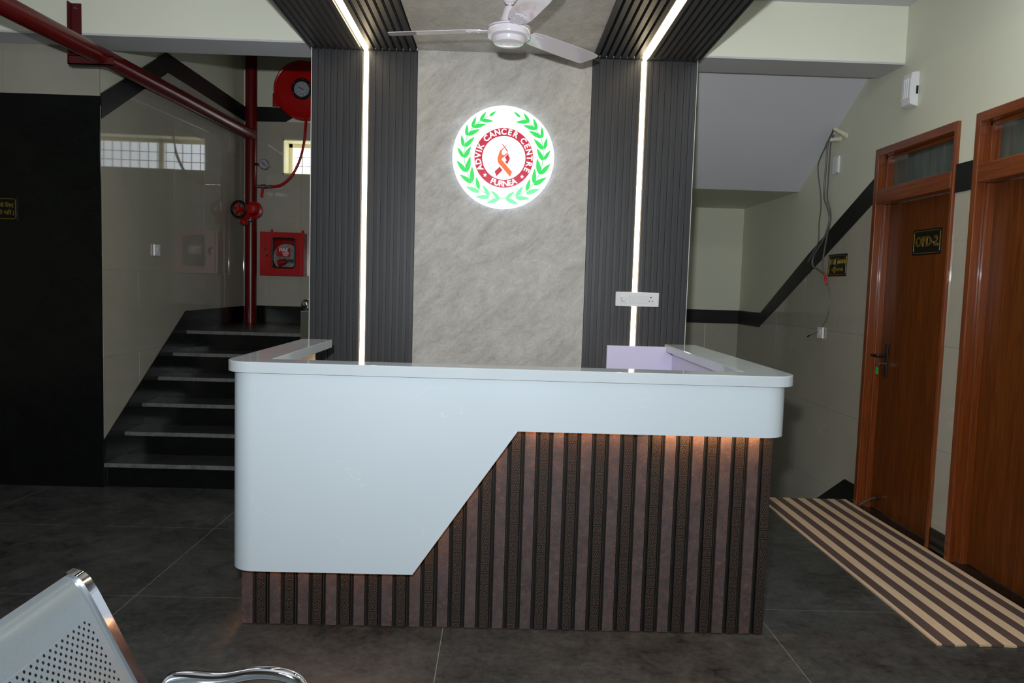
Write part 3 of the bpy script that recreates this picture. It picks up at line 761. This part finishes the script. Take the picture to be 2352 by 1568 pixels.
b = B(); flat(b, [(765, 600), (776, 600), (850, 690), (840, 702)], .0007); flat(b, [(852, 726), (878, 790), (845, 865), (812, 830), (835, 812), (810, 772)], .0007); flat(b, [(745, 897), (785, 942), (706, 1024), (680, 963)], .0007)
part('ribbon_back', b, 'signred', sign)

# ------------------------------------------------------------------ ceiling fan
FZ = 2.735; FC = Vector((.012, 3.79, 0))
fan = thing('ceiling_fan', 'white three-blade ceiling fan under the canopy', 'fan', (FC.x, FC.y, FZ))
part('motor', B().lathe([(0, -.066), (.060, -.064), (.074, -.058), (.079, -.048), (.082, -.034), (.092, -.030), (.104, -.028), (.107, -.022), (.108, .004), (.100, .0045), (.100, .008), (.109, .0085), (.108, .016), (.090, .026), (.058, .034), (0, .036)], (FC.x, FC.y, FZ-.008), 'Z', 56), 'fan', fan)
part('collar', B().lathe([(0, .0), (.052, .0), (.049, .012), (.033, .062), (.026, .082), (.014, .090), (0, .090)], (FC.x, FC.y, FZ+.026), 'Z', 32), 'fan', fan)
part('downrod', B().lathe([(0, 0), (.009, 0), (.009, .085), (0, .085)], (FC.x, FC.y, FZ+.112), 'Z', 16), 'fan', fan)
part('canopy_cup', B().lathe([(0, 0), (.020, .0), (.030, .008), (.044, .035), (.05, .066), (0, .068)], (FC.x, FC.y, FZ+.130), 'Z', 28), 'fan', fan)
def blade(ang):
    b = B(); Mx = Matrix.Translation((FC.x, FC.y, FZ)) @ Matrix.Rotation(ang, 4, 'Z') @ Matrix.Rotation(math.radians(-11), 4, 'X')
    out = [(.135, -.048), (.2, -.058), (.42, -.062), (.59, -.060), (.63, -.052), (.638, -.03), (.615, .055), (.605, .066), (.42, .066), (.2, .058), (.135, .046)]
    b.poly([Mx @ Vector((x, y, 0)) for x, y in out], Mx.to_3x3() @ Vector((0, 0, .0025))); return b, Mx
for q, a in enumerate((43, 168, 285)):
    b, Mx = blade(math.radians(a)); bl = part('blade', b, 'fan', fan)
    b = B(); b.poly([Mx @ Vector(p) for p in ((.085, -.022, -.004), (.15, -.036, -.004), (.215, -.03, -.004), (.225, 0, -.004), (.215, .03, -.004), (.15, .036, -.004), (.085, .022, -.004))], Mx.to_3x3() @ Vector((0, 0, .004)))
    for sx, sy in ((.16, -.018), (.16, .018), (.205, 0)):
        p = Mx @ Vector((sx, sy, -.005)); b.lathe([(0, -.002), (.004, -.001), (.005, .002), (0, .002)], p, 'Z', 10)
    part('blade_iron', b, 'fan', bl)

# ------------------------------------------------------------------ switchboard and switches
sw = thing('switchboard', 'white switchboard with regulator, switches and socket over the LED line', 'switchboard', (.893, YF, 1.408))
x0, x1, z0, z1 = .752, 1.033, 1.364, 1.456; yfz = YF-.012
part('plate', B().box(x0, x1, yfz, YF+.004, z0, z1, .004), 'white', sw)
part('module', B().box(x0+.026, x0+.075, yfz-.002, yfz+.002, z0+.018, z1-.018, .0008), 'white', sw)
part('regulator_knob', B().lathe([(0, -.016), (.014, -.016), (.017, -.01), (.018, 0), (0, 0)], (x0+.052, yfz-.002, 1.41), 'Y', 28), 'white', sw)
for xx in (x0+.085, x0+.115, x0+.146, x0+.176):
    part('rocker', B().poly([(xx, yfz, z0+.02), (xx, yfz-.002, z0+.021), (xx, yfz-.0055, z1-.021), (xx, yfz, z1-.02)], (.025, 0, 0)), 'white', sw)
so = part('socket', B().box(x1-.078, x1-.028, yfz-.002, yfz+.002, z0+.018, z1-.018, .0008), 'white', sw)
for dx, dz, r in ((0, .013, .0045), (-.0105, -.010, .0035), (.0105, -.010, .0035)):
    part('socket_hole', B().lathe([(0, -.0006), (r, -.0006), (r, .001), (0, .001)], (x1-.053+dx, yfz-.002, 1.41+dz), 'Y', 14), 'black', so)
def wallswitch(label, X, sgn, y, z, w=.085, h=.088):
    t = thing('light_switch', label, 'switch', (X, y, z), 'single wall switches')
    part('plate', B().box(min(X, X+sgn*.016), max(X, X+sgn*.016), y-w/2, y+w/2, z-h/2, z+h/2, .003), 'white', t)
    a = X+sgn*.015
    part('rocker', B().poly([(a, y-.012, z-.022), (a+sgn*.002, y-.012, z-.022), (a+sgn*.006, y-.012, z+.022), (a, y-.012, z+.022)], (0, .024, 0)), 'white', t)
wallswitch('white switch plate on the tiled stair wall', XL+.008, 1, 5.89, 1.667, .095)
wallswitch('white switch plate on the right wall under the hanging cables', XR-.008, -1, 5.845, 1.176, .095)
t = thing('blank_plate', 'thin cream blank cover plate on the right wall near the conduits', 'cover plate', (XR, 5.77, 2.47))
part('plate', B().box(XR-.014, XR, 5.72, 5.82, 2.41, 2.54, .003), 'white', t)
part('rim', B().box(XR-.016, XR-.0135, 5.735, 5.805, 2.425, 2.525, .001), 'white', t)

# ------------------------------------------------------------------ signs on the right wall, door and granite
def chamfer_line(b, mk, w, h, c, t):
    P = [(-w+c, -h), (w-c, -h), (w, -h+c), (w, h-c), (w-c, h), (-w+c, h), (-w, h-c), (-w, -h+c)]
    Q = [(-w+c, -h+t), (w-c, -h+t), (w-t, -h+c), (w-t, h-c), (w-c, h-t), (-w+c, h-t), (-w+t, h-c), (-w+t, -h+c)]
    for i in range(8):
        j = (i+1) % 8; b.poly([mk(*P[i]), mk(*P[j]), mk(*Q[j]), mk(*Q[i])], mk(0, 0, 1)-mk(0, 0, 0))
def right_sign(name, label, X, yc, zc, w, h):
    t = thing(name, label, 'sign', (X, yc, zc))
    part('plate', B().box(X-.004, X, yc-w/2, yc+w/2, zc-h/2, zc+h/2, .0008), 'signblack', t)
    mk = lambda u, v, d=0: Vector((X-.004-d*.0012, yc-u, zc+v))
    b = B(); chamfer_line(b, mk, w/2*.92, h/2*.88, .012, .0045); part('border', b, 'gold', t)
    Mx = Matrix(((0, 0, -1, X-.0042), (-1, 0, 0, yc), (0, 1, 0, zc), (0, 0, 0, 1)))
    return t, Mx
t, Mx = right_sign('door_sign', 'black and gold OPD-2 plate on the teak door', XR+.070, 4.600, 1.822, .310, .160)
b = B(); b.text('OPD-2', .084, Mx, .0012, .0034); part('lettering', b, 'gold', t)
t, Mx = right_sign('exit_sign', 'black and gold EXIT plate with arrow beside the door frame', XR-.006, 5.640, 1.704, .312, .168)
b = B(); b.text('EXIT', .062, Mx @ Matrix.Translation((-.073, .026, 0)) @ Matrix.Scale(.80, 4, (1, 0, 0)), .001, .0012)
b.text('(ननकास)'.replace('न', 'ि', 1), .050, Mx @ Matrix.Translation((.062, .026, 0)) @ Matrix.Scale(.85, 4, (1, 0, 0)), .001, .0008)
pts = [(-.10, -.033), (-.035, -.006), (-.035, -.022), (.085, -.022), (.085, -.045), (-.035, -.045), (-.035, -.060)]
b.poly([Mx @ Vector((u, v, 0)) for u, v in pts], (-.001, 0, 0)); part('lettering', b, 'gold', t)
sx1 = -3.255
t = thing('wall_sign', 'black and gold notice plate on the granite wall at the left edge', 'sign', (sx1-.2, YP, 1.885))
part('plate', B().box(sx1-.405, sx1+.004, YP-.004, YP, 1.81, 1.964, .0008), 'signblack', t)
mk = lambda u, v, d=0: Vector((sx1-.2+u, YP-.004-d*.0012, 1.887+v))
b = B(); chamfer_line(b, mk, .198, .069, .012, .0045); part('border', b, 'gold', t)
b = B(); m0 = Matrix.Translation((sx1-.2, YP-.0042, 1.887)) @ XZ
b.text('मरीजों के लिए'.replace('लि', 'िल'), .036, m0 @ Matrix.Translation((.181, .022, 0)), .001, .0006, 'RIGHT')
b.text('(प्रवेश अनुमति नहीं )'.replace('ति', 'ित'), .036, m0 @ Matrix.Translation((.187, -.026, 0)), .001, .0006, 'RIGHT'); part('lettering', b, 'gold', t)

# ------------------------------------------------------------------ bell box, conduits and cables on the right wall
t = thing('door_bell', 'white wall-mounted bell box high on the right wall', 'bell', (XR, 4.73, 2.68))
pf = [(XR, 2.665), (XR-.05, 2.678), (XR-.056, 2.73), (XR-.055, 2.82), (XR-.047, 2.872), (XR, 2.878)]
b = B(); b.poly([(x, 4.685, z) for x, z in pf], (0, .10, 0)); bmesh.ops.bevel(b.bm, geom=b.bm.edges[:], offset=.003, segments=2, affect='EDGES'); part('housing', b, 'white', t)
for k in range(3): part('ridge', B().box(XR-.059, XR-.052, 4.71+k*.02, 4.716+k*.02, 2.72, 2.84, .001), 'white', t)
part('side_vent', B().box(XR-.018, XR-.004, 4.6835, 4.69, 2.74, 2.79), 'black', t)
for lab, p0, p1 in (('plastered conduit stub under the stair soffit, the upper one', (XR+.02, 5.63, 2.66), (XR-.07, 5.70, 2.735)), ('plastered conduit stub under the stair soffit, the lower one', (XR+.02, 5.73, 2.67), (XR-.06, 5.78, 2.665))):
    tag(link('conduit_stub', B().tube([p0, tuple((a+c)/2 for a, c in zip(p0, p1)), p1], [.026, .017, .013], 12).mesh('conduit_stub', 'plaster', p1), None, p1), lab, 'conduit')
def cable(name, label, pts, r, mat='cable'):
    return tag(link(name, B().tube(smooth_path(pts), r, 7).mesh(name, mat, pts[0]), None, pts[0]), label, 'cable', 'loose cables on the right wall')
XC = XR-.045
c1 = thing('cable', 'thickest grey cable of the bundle, ending in red tape', 'cable', (XC, 5.76, 2.73), 'loose cables on the right wall')
part('sheath', B().tube(smooth_path([(XR-.07, 5.705, 2.735), (XC, 5.79, 2.72), (XC, 5.855, 2.65), (XC, 5.865, 2.45), (XC, 5.865, 2.25), (XC, 5.80, 2.16), (XC, 5.745, 2.06), (XC, 5.81, 1.93), (XC, 5.99, 1.79), (XC, 6.0, 1.71), (XC, 5.90, 1.68), (XC, 5.775, 1.64)]), .0075, 8), 'cable', c1)
part('taped_end', B().tube([(XC, 5.775, 1.64), (XC, 5.745, 1.60), (XC, 5.725, 1.56)], [.009, .011, .007], 8), 'redtape', c1)
cable('cable', 'grey cable bowing out from the bundle under the conduits', [(XC-.016, 5.83, 2.665), (XC-.016, 5.87, 2.62), (XC-.016, 5.965, 2.53), (XC-.016, 5.965, 2.44), (XC-.016, 5.90, 2.28), (XC-.016, 5.875, 2.16), (XC-.016, 5.89, 2.05), (XC-.016, 5.885, 1.90), (XC-.016, 5.95, 1.83), (XC-.016, 6.06, 1.74)], .005)
cable('cable', 'pale grey cable lying in the middle of the bundle', [(XC+.0165, 5.80, 2.71), (XC+.0165, 5.842, 2.63), (XC+.0165, 5.845, 2.40), (XC+.0165, 5.845, 2.24), (XC+.0165, 5.775, 2.13), (XC+.0165, 5.76, 2.05), (XC+.0165, 5.80, 1.95), (XC+.0165, 5.845, 1.80), (XC+.0165, 5.86, 1.70)], .006)
c4 = thing('cable', 'thin grey wire trailing down to the switch plate', 'cable', (XC+.027, 5.87, 1.69), 'loose cables on the right wall'); xw = XC+.027
part('sheath', B().tube(smooth_path([(xw, 5.87, 1.69), (xw, 5.80, 1.60), (xw, 5.735, 1.50), (xw, 5.71, 1.40), (xw, 5.75, 1.29), (xw, 5.88, 1.19), (xw, 6.05, 1.14)]), .0028, 7), 'cable', c4)
part('bared_tip', B().tube([(xw, 6.04, 1.143), (xw, 6.09, 1.128)], .005, 7), 'black', c4)

# ------------------------------------------------------------------ striped mat
mat_ = B(); y0, y1, xa, xb = 3.022, 5.232, 1.905, 2.548; N = 40
top = []
for i in range(N+1):
    y = y0+(y1-y0)*i/N
    top.append(y)
g = bmesh.ops.create_grid(mat_.bm, x_segments=26, y_segments=60, size=.5)
for v in g['verts']:
    u, w = v.co.x+.5, v.co.y+.5
    jit = random.uniform(-.003, .003) if w < .001 else 0
    v.co = Vector((xa+(xb-xa)*u, y0+(y1-y0)*w+jit, .009+.0012*math.sin(w*9+u*3)))
ext = bmesh.ops.extrude_face_region(mat_.bm, geom=mat_.bm.faces[:])
for v in [e for e in ext['geom'] if isinstance(e, bmesh.types.BMVert)]: v.co.z = .0012
bmesh.ops.recalc_face_normals(mat_.bm, faces=mat_.bm.faces[:])
tag(link('floor_mat', mat_.mesh('floor_mat', 'mat', (xa, y0, 0)), None, (xa, y0, 0)), 'tan and brown striped runner mat in front of the doors', 'mat')

# ------------------------------------------------------------------ fire pipe, valves, gauge
fp = thing('fire_pipe', 'dark red fire riser pipe with branch, gauge and valves', 'pipe', (-2.565, 7.75, 1.01))
rx, ry = -2.562, 7.75
part('riser', B().tube([(rx-.008, ry, 1.01), (rx-.008, ry, 2.9), (rx-.012, ry, 4.6)], .058, 28), 'pipered', fp)
part('branch', B().tube([(rx, ry-.02, 2.925), (-2.545, 6.0, 2.873), (-2.54, 2.6, 2.765)], .054, 28), 'pipered', fp)
part('branch_collar', B().tube([(rx, ry-.05, 2.925), (rx, ry-.12, 2.922)], .06, 28), 'pipered', fp)
ga = part('gauge', B().lathe([(0, -.022), (.047, -.022), (.05, -.018), (.05, .012), (0, .015)], (-2.425, 7.72, 2.632), 'Y', 32), 'chrome', fp)
part('gauge_dial', B().lathe([(0, -.0235), (.041, -.0235), (.041, -.021), (0, -.021)], (-2.425, 7.72, 2.632), 'Y', 32), 'label', ga)
part('gauge_needle', B().poly([(-2.452, 7.695, 2.652), (-2.448, 7.695, 2.657), (-2.405, 7.695, 2.612), (-2.409, 7.695, 2.608)], (0, -.001, 0)), 'black', ga)
part('gauge_stem', B().tube([(rx+.04, 7.725, 2.63), (-2.47, 7.725, 2.63)], .012, 10), 'black', ga)
bv = part('ball_valve', B().tube([(rx+.03, 7.75, 2.412), (-2.47, 7.75, 2.412), (-2.465, 7.75, 2.412), (-2.41, 7.75, 2.412), (-2.405, 7.75, 2.412), (-2.365, 7.75, 2.412)], [.014, .014, .021, .021, .016, .018], 12), 'steel', fp)
part('valve_lever', B().poly([(-2.45, 7.722, 2.405), (-2.43, 7.722, 2.405), (-2.438, 7.722, 2.305), (-2.452, 7.722, 2.30), (-2.466, 7.722, 2.31)], (0, -.006, 0)), 'red', bv)
lv = part('landing_valve', B().lathe([(0, 0), (.085, 0), (.085, -.02), (.06, -.03), (.055, -.10), (.045, -.13), (0, -.14)], (rx+.045, 7.70, 2.165), 'Y', 32), 'red', fp)
part('handwheel', B().tube([(rx-.045+.078*math.cos(a), 7.50-.02*math.cos(a), 2.152+.078*math.sin(a)) for a in [2*PI*q/28 for q in range(28)]], .012, 8, closed=True), 'black', lv)
sp = B()
for q in range(5):
    a = 2*PI*q/5+.3; sp.tube([(rx-.045, 7.505, 2.152), (rx-.045+.076*math.cos(a), 7.50-.02*math.cos(a), 2.152+.076*math.sin(a))], .011, 6)
sp.lathe([(0, -.02), (.014, -.02), (.014, .02), (0, .02)], (rx-.045, 7.50, 2.152), 'Y', 14)
part('wheel_spokes', sp, 'red', lv)
part('valve_spindle', B().tube([(rx-.045, 7.50, 2.152), (rx+.03, 7.62, 2.162)], [.012, .03], 12), 'red', lv)
part('outlet', B().tube([(rx+.01, 7.60, 2.12), (rx-.005, 7.575, 2.055), (rx-.012, 7.565, 2.035), (rx-.016, 7.56, 2.01)], [.026, .026, .042, .042], 16), 'red', lv)
part('outlet_lug', B().tube([(rx+.005, 7.53, 2.045), (rx+.085, 7.53, 2.05)], .012, 10), 'steel', lv)

br = part('bracket', B().box(-2.744, -2.738, BY0-.05, BY0, 2.775, 3.16).box(-2.744, -2.680, BY0-.006, BY0, 2.775, 3.16).box(-2.744, -2.46, BY0-.05, BY0-.044, 2.775, 2.83).box(-2.744, -2.46, BY0-.05, BY0-.002, 2.825, 2.831).box(-2.744, -2.46, BY0-.05, BY0+.0, 2.775, 2.781), 'brackred', fp)
br['label'] = 'dark red angle-iron bracket on the beam'
part('anchor_bolt', B().lathe([(0, -.008), (.009, -.008), (.009, .006), (0, .006)], (-2.715, BY0-.006, 3.13), 'Y', 6, False), 'steel', br)

hr = thing('hose_reel', 'red fire hose reel drum with black hub on the far wall', 'hose reel', (-2.085, YB-.1, 3.4))
hx, hy_, hz = -2.054, 7.78, 3.392
part('drum', B().lathe([(0, -.055), (.13, -.055), (.19, -.045), (.245, -.05), (.251, -.058), (.260, -.058), (.266, -.052), (.276, -.056), (.287, -.048), (.287, -.03), (.26, -.02), (.26, .05), (.287, .06), (.287, .075), (0, .075)], (hx, hy_, hz), 'Y', 64), 'red', hr)
hb = part('hub', B().lathe([(0, -.085), (.098, -.085), (.106, -.078), (.106, -.05), (0, -.05)], (hx+.005, hy_, hz), 'Y', 40), 'black', hr)
part('hub_label', B().lathe([(0, -.0885), (.073, -.0885), (.077, -.084), (0, -.084)], (hx+.006, hy_, hz-.006), 'Y', 36), 'label', hb)
mk_ = B()
for q in range(10):
    a = 2*PI*q/10; mk_.box(hx+.006+.056*math.cos(a)-.004, hx+.006+.056*math.cos(a)+.004, hy_-.0895, hy_-.0884, hz-.006+.056*math.sin(a)-.003, hz-.006+.056*math.sin(a)+.003)
mk_.poly([(hx-.03, hy_-.0884, hz+.010), (hx-.028, hy_-.0884, hz+.016), (hx+.034, hy_-.0884, hz-.012), (hx+.032, hy_-.0884, hz-.018)], (0, -.001, 0))
part('label_marks', mk_, 'black', hb)['kind'] = 'stuff'
for q in range(6):
    a = 2*PI*q/6+.45; part('hub_bolt', B().lathe([(0, -.091), (.006, -.09), (.007, -.084), (0, -.084)], (hx+.005+.092*math.cos(a), hy_, hz+.092*math.sin(a)), 'Y', 10), 'steel', hb)
pl = part('mounting_plate', B().box(-2.392, -2.2, YB-.05, YB-.042, 3.245, 3.38), 'red', hr)
part('mounting_arm', B().box(-2.25, -2.2, YB-.05, YB, 3.245, 3.38), 'red', hr)
for z in (3.265, 3.36): part('plate_bolt', B().lathe([(0, -.006), (.008, -.006), (.008, 0), (0, 0)], (-2.37, YB-.05, z), 'Y', 8), 'steel', pl)
part('hose', B().tube(smooth_path([(-2.015, 7.76, 3.16), (-2.022, 7.75, 3.0), (-2.035, 7.75, 2.86), (-2.075, 7.75, 2.69), (-2.155, 7.75, 2.53), (-2.26, 7.75, 2.435), (-2.36, 7.75, 2.412)]), .0135, 12), 'red', hr)

fb = thing('fire_hose_box', 'red fire hose cabinet with windowed door below the hose reel', 'cabinet', (-2.245, YB-.1, 1.5))
fx0, fx1, fz0, fz1 = -2.478, -2.035, 1.512, 1.95; fy = 7.77
body = B().box(fx0, fx0+.012, fy, YB-.016, fz0, fz1).box(fx1-.012, fx1, fy, YB-.016, fz0, fz1).box(fx0+.012, fx1-.012, fy, YB-.016, fz0, fz0+.012).box(fx0+.012, fx1-.012, fy, YB-.016, fz1-.012, fz1).box(fx0, fx1, YB-.016, YB-.008, fz0, fz1)
body.box(fx0-.004, fx0+.03, fy-.006, fy, fz0-.004, fz1+.004).box(fx1-.03, fx1+.004, fy-.006, fy, fz0-.004, fz1+.004).box(fx0+.03, fx1-.03, fy-.006, fy, fz0-.004, fz0+.03).box(fx0+.03, fx1-.03, fy-.006, fy, fz1-.03, fz1+.004)
part('body', body, 'red', fb)
wx0, wx1, wz0, wz1 = -2.352, -2.118, 1.59, 1.892; dy = fy-.016
dr = part('door', B().box(fx0+.022, wx0, dy, fy-.004, fz0+.022, fz1-.022).box(wx1, fx1-.022, dy, fy-.004, fz0+.022, fz1-.022).box(wx0, wx1, dy, fy-.004, fz0+.022, wz0).box(wx0, wx1, dy, fy-.004, wz1, fz1-.022), 'red', fb)
def rrect(x0, x1, z0, z1, r, n=5):
    out = []
    for cx, cz, a0 in ((x1-r, z1-r, 0), (x0+r, z1-r, 90), (x0+r, z0+r, 180), (x1-r, z0+r, 270)):
        for q in range(n+1): a = math.radians(a0+90*q/n); out.append((cx+r*math.cos(a), cz+r*math.sin(a)))
    return out
part('gasket', B().tube([(x, dy-.002, z) for x, z in rrect(wx0, wx1, wz0, wz1, .03)], .008, 8, closed=True), 'black', dr)
part('window_pane', B().box(wx0, wx1, dy+.003, dy+.007, wz0, wz1), 'glass', dr)
part('handle', B().tube(smooth_path([(-2.418, dy, 1.775), (-2.418, dy-.02, 1.77), (-2.40, dy-.022, 1.755), (-2.40, dy-.02, 1.72), (-2.413, dy-.012, 1.70)]), [.007]*25, 8), 'steel', dr)
part('lock', B().lathe([(0, -.006), (.008, -.006), (.009, 0), (0, 0)], (-2.088, dy, 1.74), 'Y', 12), 'black', dr)
for x in (-2.37, -2.05): part('hanging_lug', B().poly([(x-.014, fy+.03, fz1), (x+.014, fy+.03, fz1), (x+.014, fy+.03, fz1+.022), (x+.007, fy+.03, fz1+.034), (x-.007, fy+.03, fz1+.034), (x-.014, fy+.03, fz1+.022)], (0, .006, 0)), 'red', fb)
stk = part('sticker', B().box(-2.305, -2.168, dy+.0015, dy+.003, 1.705, 1.79), 'red', dr)
b = B(); m0 = Matrix.Translation((-2.236, dy+.0012, 1.747)) @ XZ
b.text('FIRE', .050, m0 @ Matrix.Translation((0, .022, 0)), .0004, .0010); b.text('HOSE', .026, m0 @ Matrix.Translation((.022, -.010, 0)), .0004, .0006); b.text('BOX', .022, m0 @ Matrix.Translation((.022, -.030, 0)), .0004, .0005)
part('sticker_lettering', b, 'white', stk)
hc = thing('coiled_hose', 'white canvas hose coil seen through the cabinet window', 'hose', (-2.235, 7.866, 1.70))
cb = B()
for r in (.03, .055, .08, .105, .128): cb.tube([(-2.235+r*math.cos(a), 7.866, 1.70+r*math.sin(a)) for a in [2*PI*q/32 for q in range(32)]], .013, 8, closed=True)
part('coil', cb, 'hosewhite', hc)
part('core', B().lathe([(0, -.01), (.02, -.01), (.02, .01), (0, .01)], (-2.235, 7.866, 1.70), 'Y', 16), 'hosewhite', hc)
nz = thing('hose_nozzle', 'red and steel hose nozzle in the cabinet window', 'nozzle', (-2.23, 7.80, 1.66))
part('barrel', B().tube([(-2.30, 7.80, 1.63), (-2.22, 7.80, 1.66)], [.036, .026], 14), 'red', nz)
part('tip', B().tube([(-2.22, 7.80, 1.66), (-2.17, 7.80, 1.665), (-2.15, 7.80, 1.66)], [.012, .012, .02], 12), 'steel', nz)

# railing post on the landing
rp = thing('railing_post', 'square steel railing post with ball finial at the landing edge', 'post', (-1.64, 6.4, .84))
part('post', B().box(-1.685, -1.60, 6.36, 6.44, .84, 1.205, .004), 'chrome', rp)
part('neck', B().lathe([(0, 0), (.032, 0), (.026, .012), (0, .014)], (-1.643, 6.40, 1.205), 'Z', 20), 'steel', rp)
part('ball', B().lathe([(.048*math.sin(PI*q/16), -.048*math.cos(PI*q/16)) for q in range(17)], (-1.643, 6.40, 1.262), 'Z', 28), 'chrome', rp)

# ------------------------------------------------------------------ perforated waiting bench in the near left corner
YE = 1.622; SEATW = .56
prof = smooth_path([(-.944, 0, .800), (-.918, 0, .790), (-.898, 0, .762), (-.880, 0, .728), (-.862, 0, .692), (-.838, 0, .644), (-.80, 0, .57), (-.762, 0, .498), (-.738, 0, .455), (-.70, 0, .425), (-.64, 0, .418), (-.5, 0, .428), (-.36, 0, .44), (-.30, 0, .438), (-.268, 0, .42), (-.258, 0, .40)], 8)
def arclen(P):
    L = [0]
    for a, c in zip(P, P[1:]): L.append(L[-1]+(c-a).length)
    return L
AL = arclen(prof); TOT = AL[-1]
def on_prof(s):
    for i in range(len(AL)-1):
        if s <= AL[i+1]: t = (s-AL[i])/(AL[i+1]-AL[i]); return prof[i].lerp(prof[i+1], t)
    return prof[-1]
bench = thing('waiting_bench', 'silver perforated steel waiting bench with chrome arm in the near corner', 'bench', (-.6, 1.0, 0))
DV, DU, HR = .0098, .0205, .0036
def shell(ya, yb):
    b = B(); ns = int(TOT/DV); s0 = AL[12]
    for k in range(ns):
        sa, sb = k*DV, (k+1)*DV; holes = (sa > .10 and sb < .34) or (sa > .47 and sb < TOT-.16)
        pa, pb = on_prof(sa), on_prof(sb)
        P = lambda y, t: Vector((pa.x+(pb.x-pa.x)*t, y, pa.z+(pb.z-pa.z)*t))
        def quad(y0, y1):
            b.bm.faces.new([b.bm.verts.new(p) for p in (P(y0, 0), P(y1, 0), P(y1, 1), P(y0, 1))]).smooth = not holes
        m = .03
        if not holes: quad(ya, yb); continue
        off = (k % 2)*DU/2; y = yb-m-off; quad(y, yb)
        while y-DU > ya+m:
            yc = y-DU/2; n = 8; ri, ro = [], []
            for q in range(n):
                a = 2*PI*q/n+PI/8; ri.append(b.bm.verts.new(P(yc+HR*math.cos(a), .5+HR/DV*math.sin(a))))
                cx = max(-1, min(1, 1.42*math.cos(a))); cz = max(-1, min(1, 1.42*math.sin(a)))
                ro.append(b.bm.verts.new(P(yc+DU/2*(1 if math.cos(a) > .5 else -1 if math.cos(a) < -.5 else math.cos(a)*1.0/ .3827*.39), .5+.5*(1 if math.sin(a) > .5 else -1 if math.sin(a) < -.5 else math.sin(a)/.3827*.39))))
            for q in range(n):
                j = (q+1) % n; b.bm.faces.new((ri[q], ri[j], ro[j], ro[q]))
            # corner fillers so that the cell is a full rectangle
            for (i1, i2, cu, cv) in ((0, 1, 1, 1), (2, 3, -1, 1), (4, 5, -1, -1), (6, 7, 1, -1)):
                b.bm.faces.new((ro[i1], ro[i2], b.bm.verts.new(P(yc+cu*DU/2, .5+cv*.5))))
            y -= DU
        quad(ya, y)
    bmesh.ops.remove_doubles(b.bm, verts=b.bm.verts, dist=.00005)
    bmesh.ops.recalc_face_normals(b.bm, faces=b.bm.faces[:])
    return b
def edge_trim(y0, y1):
    b = B(); n = len(prof); rows = []
    for i, p in enumerate(prof):
        t = (prof[min(i+1, n-1)]-prof[max(i-1, 0)]).normalized(); nr = Vector((-t.z, 0, t.x))   # towards the sitter
        h0, h1 = -.012, .008
        rows.append([b.bm.verts.new((p+nr*h1)+Vector((0, y0, 0))), b.bm.verts.new((p+nr*h1)+Vector((0, y1-.004, 0))), b.bm.verts.new((p+nr*(h1-.004))+Vector((0, y1, 0))), b.bm.verts.new((p+nr*h0)+Vector((0, y1, 0))), b.bm.verts.new((p+nr*h0)+Vector((0, y0, 0)))])
    for A, C in zip(rows, rows[1:]):
        for q in range(5):
            f = b.bm.faces.new((A[q], C[q], C[(q+1) % 5], A[(q+1) % 5])); f.smooth = True
    b.bm.faces.new(rows[0]); b.bm.faces.new(rows[-1][::-1]); bmesh.ops.recalc_face_normals(b.bm, faces=b.bm.faces[:]); return b
for k in range(2):
    y1 = YE-k*(SEATW+.03); y0 = y1-SEATW+.05
    sh = part('seat_shell', shell(y0, y1), 'bench', bench)
    part('edge_trim', edge_trim(y1-.002, y1+.032), 'chrome', sh); part('edge_trim', edge_trim(y0-.032, y0+.002), 'chrome', sh)
part('rail', B().box(-.56, -.50, YE-1.12, YE-.02, .34, .39, .004), 'steel', bench)
for yy in (YE-.06, YE-.60, YE-1.12):
    ya = yy+.085
    part('armrest', B().tube(smooth_path([(-.53, ya, .36), (-.64, ya, .43), (-.726, ya, .505), (-.728, ya, .546), (-.695, ya, .559), (-.61, ya, .557), (-.53, ya, .571), (-.47, ya, .568), (-.432, ya, .55), (-.408, ya, .505), (-.42, ya, .43), (-.5, ya, .36)]), .0145, 14), 'chrome', bench)
for yy in (YE-.12, YE-1.04):
    part('leg_frame', B().tube(smooth_path([(-.86, yy, .018), (-.7, yy, .06), (-.53, yy, .35)]), .02, 12).tube(smooth_path([(-.22, yy, .018), (-.38, yy, .06), (-.53, yy, .35)]), .02, 12), 'chrome', bench)
    for fx in (-.86, -.22): part('foot', B().lathe([(0, 0), (.024, 0), (.024, .014), (.012, .022), (0, .022)], (fx, yy, .0), 'Z', 16), 'black', bench)
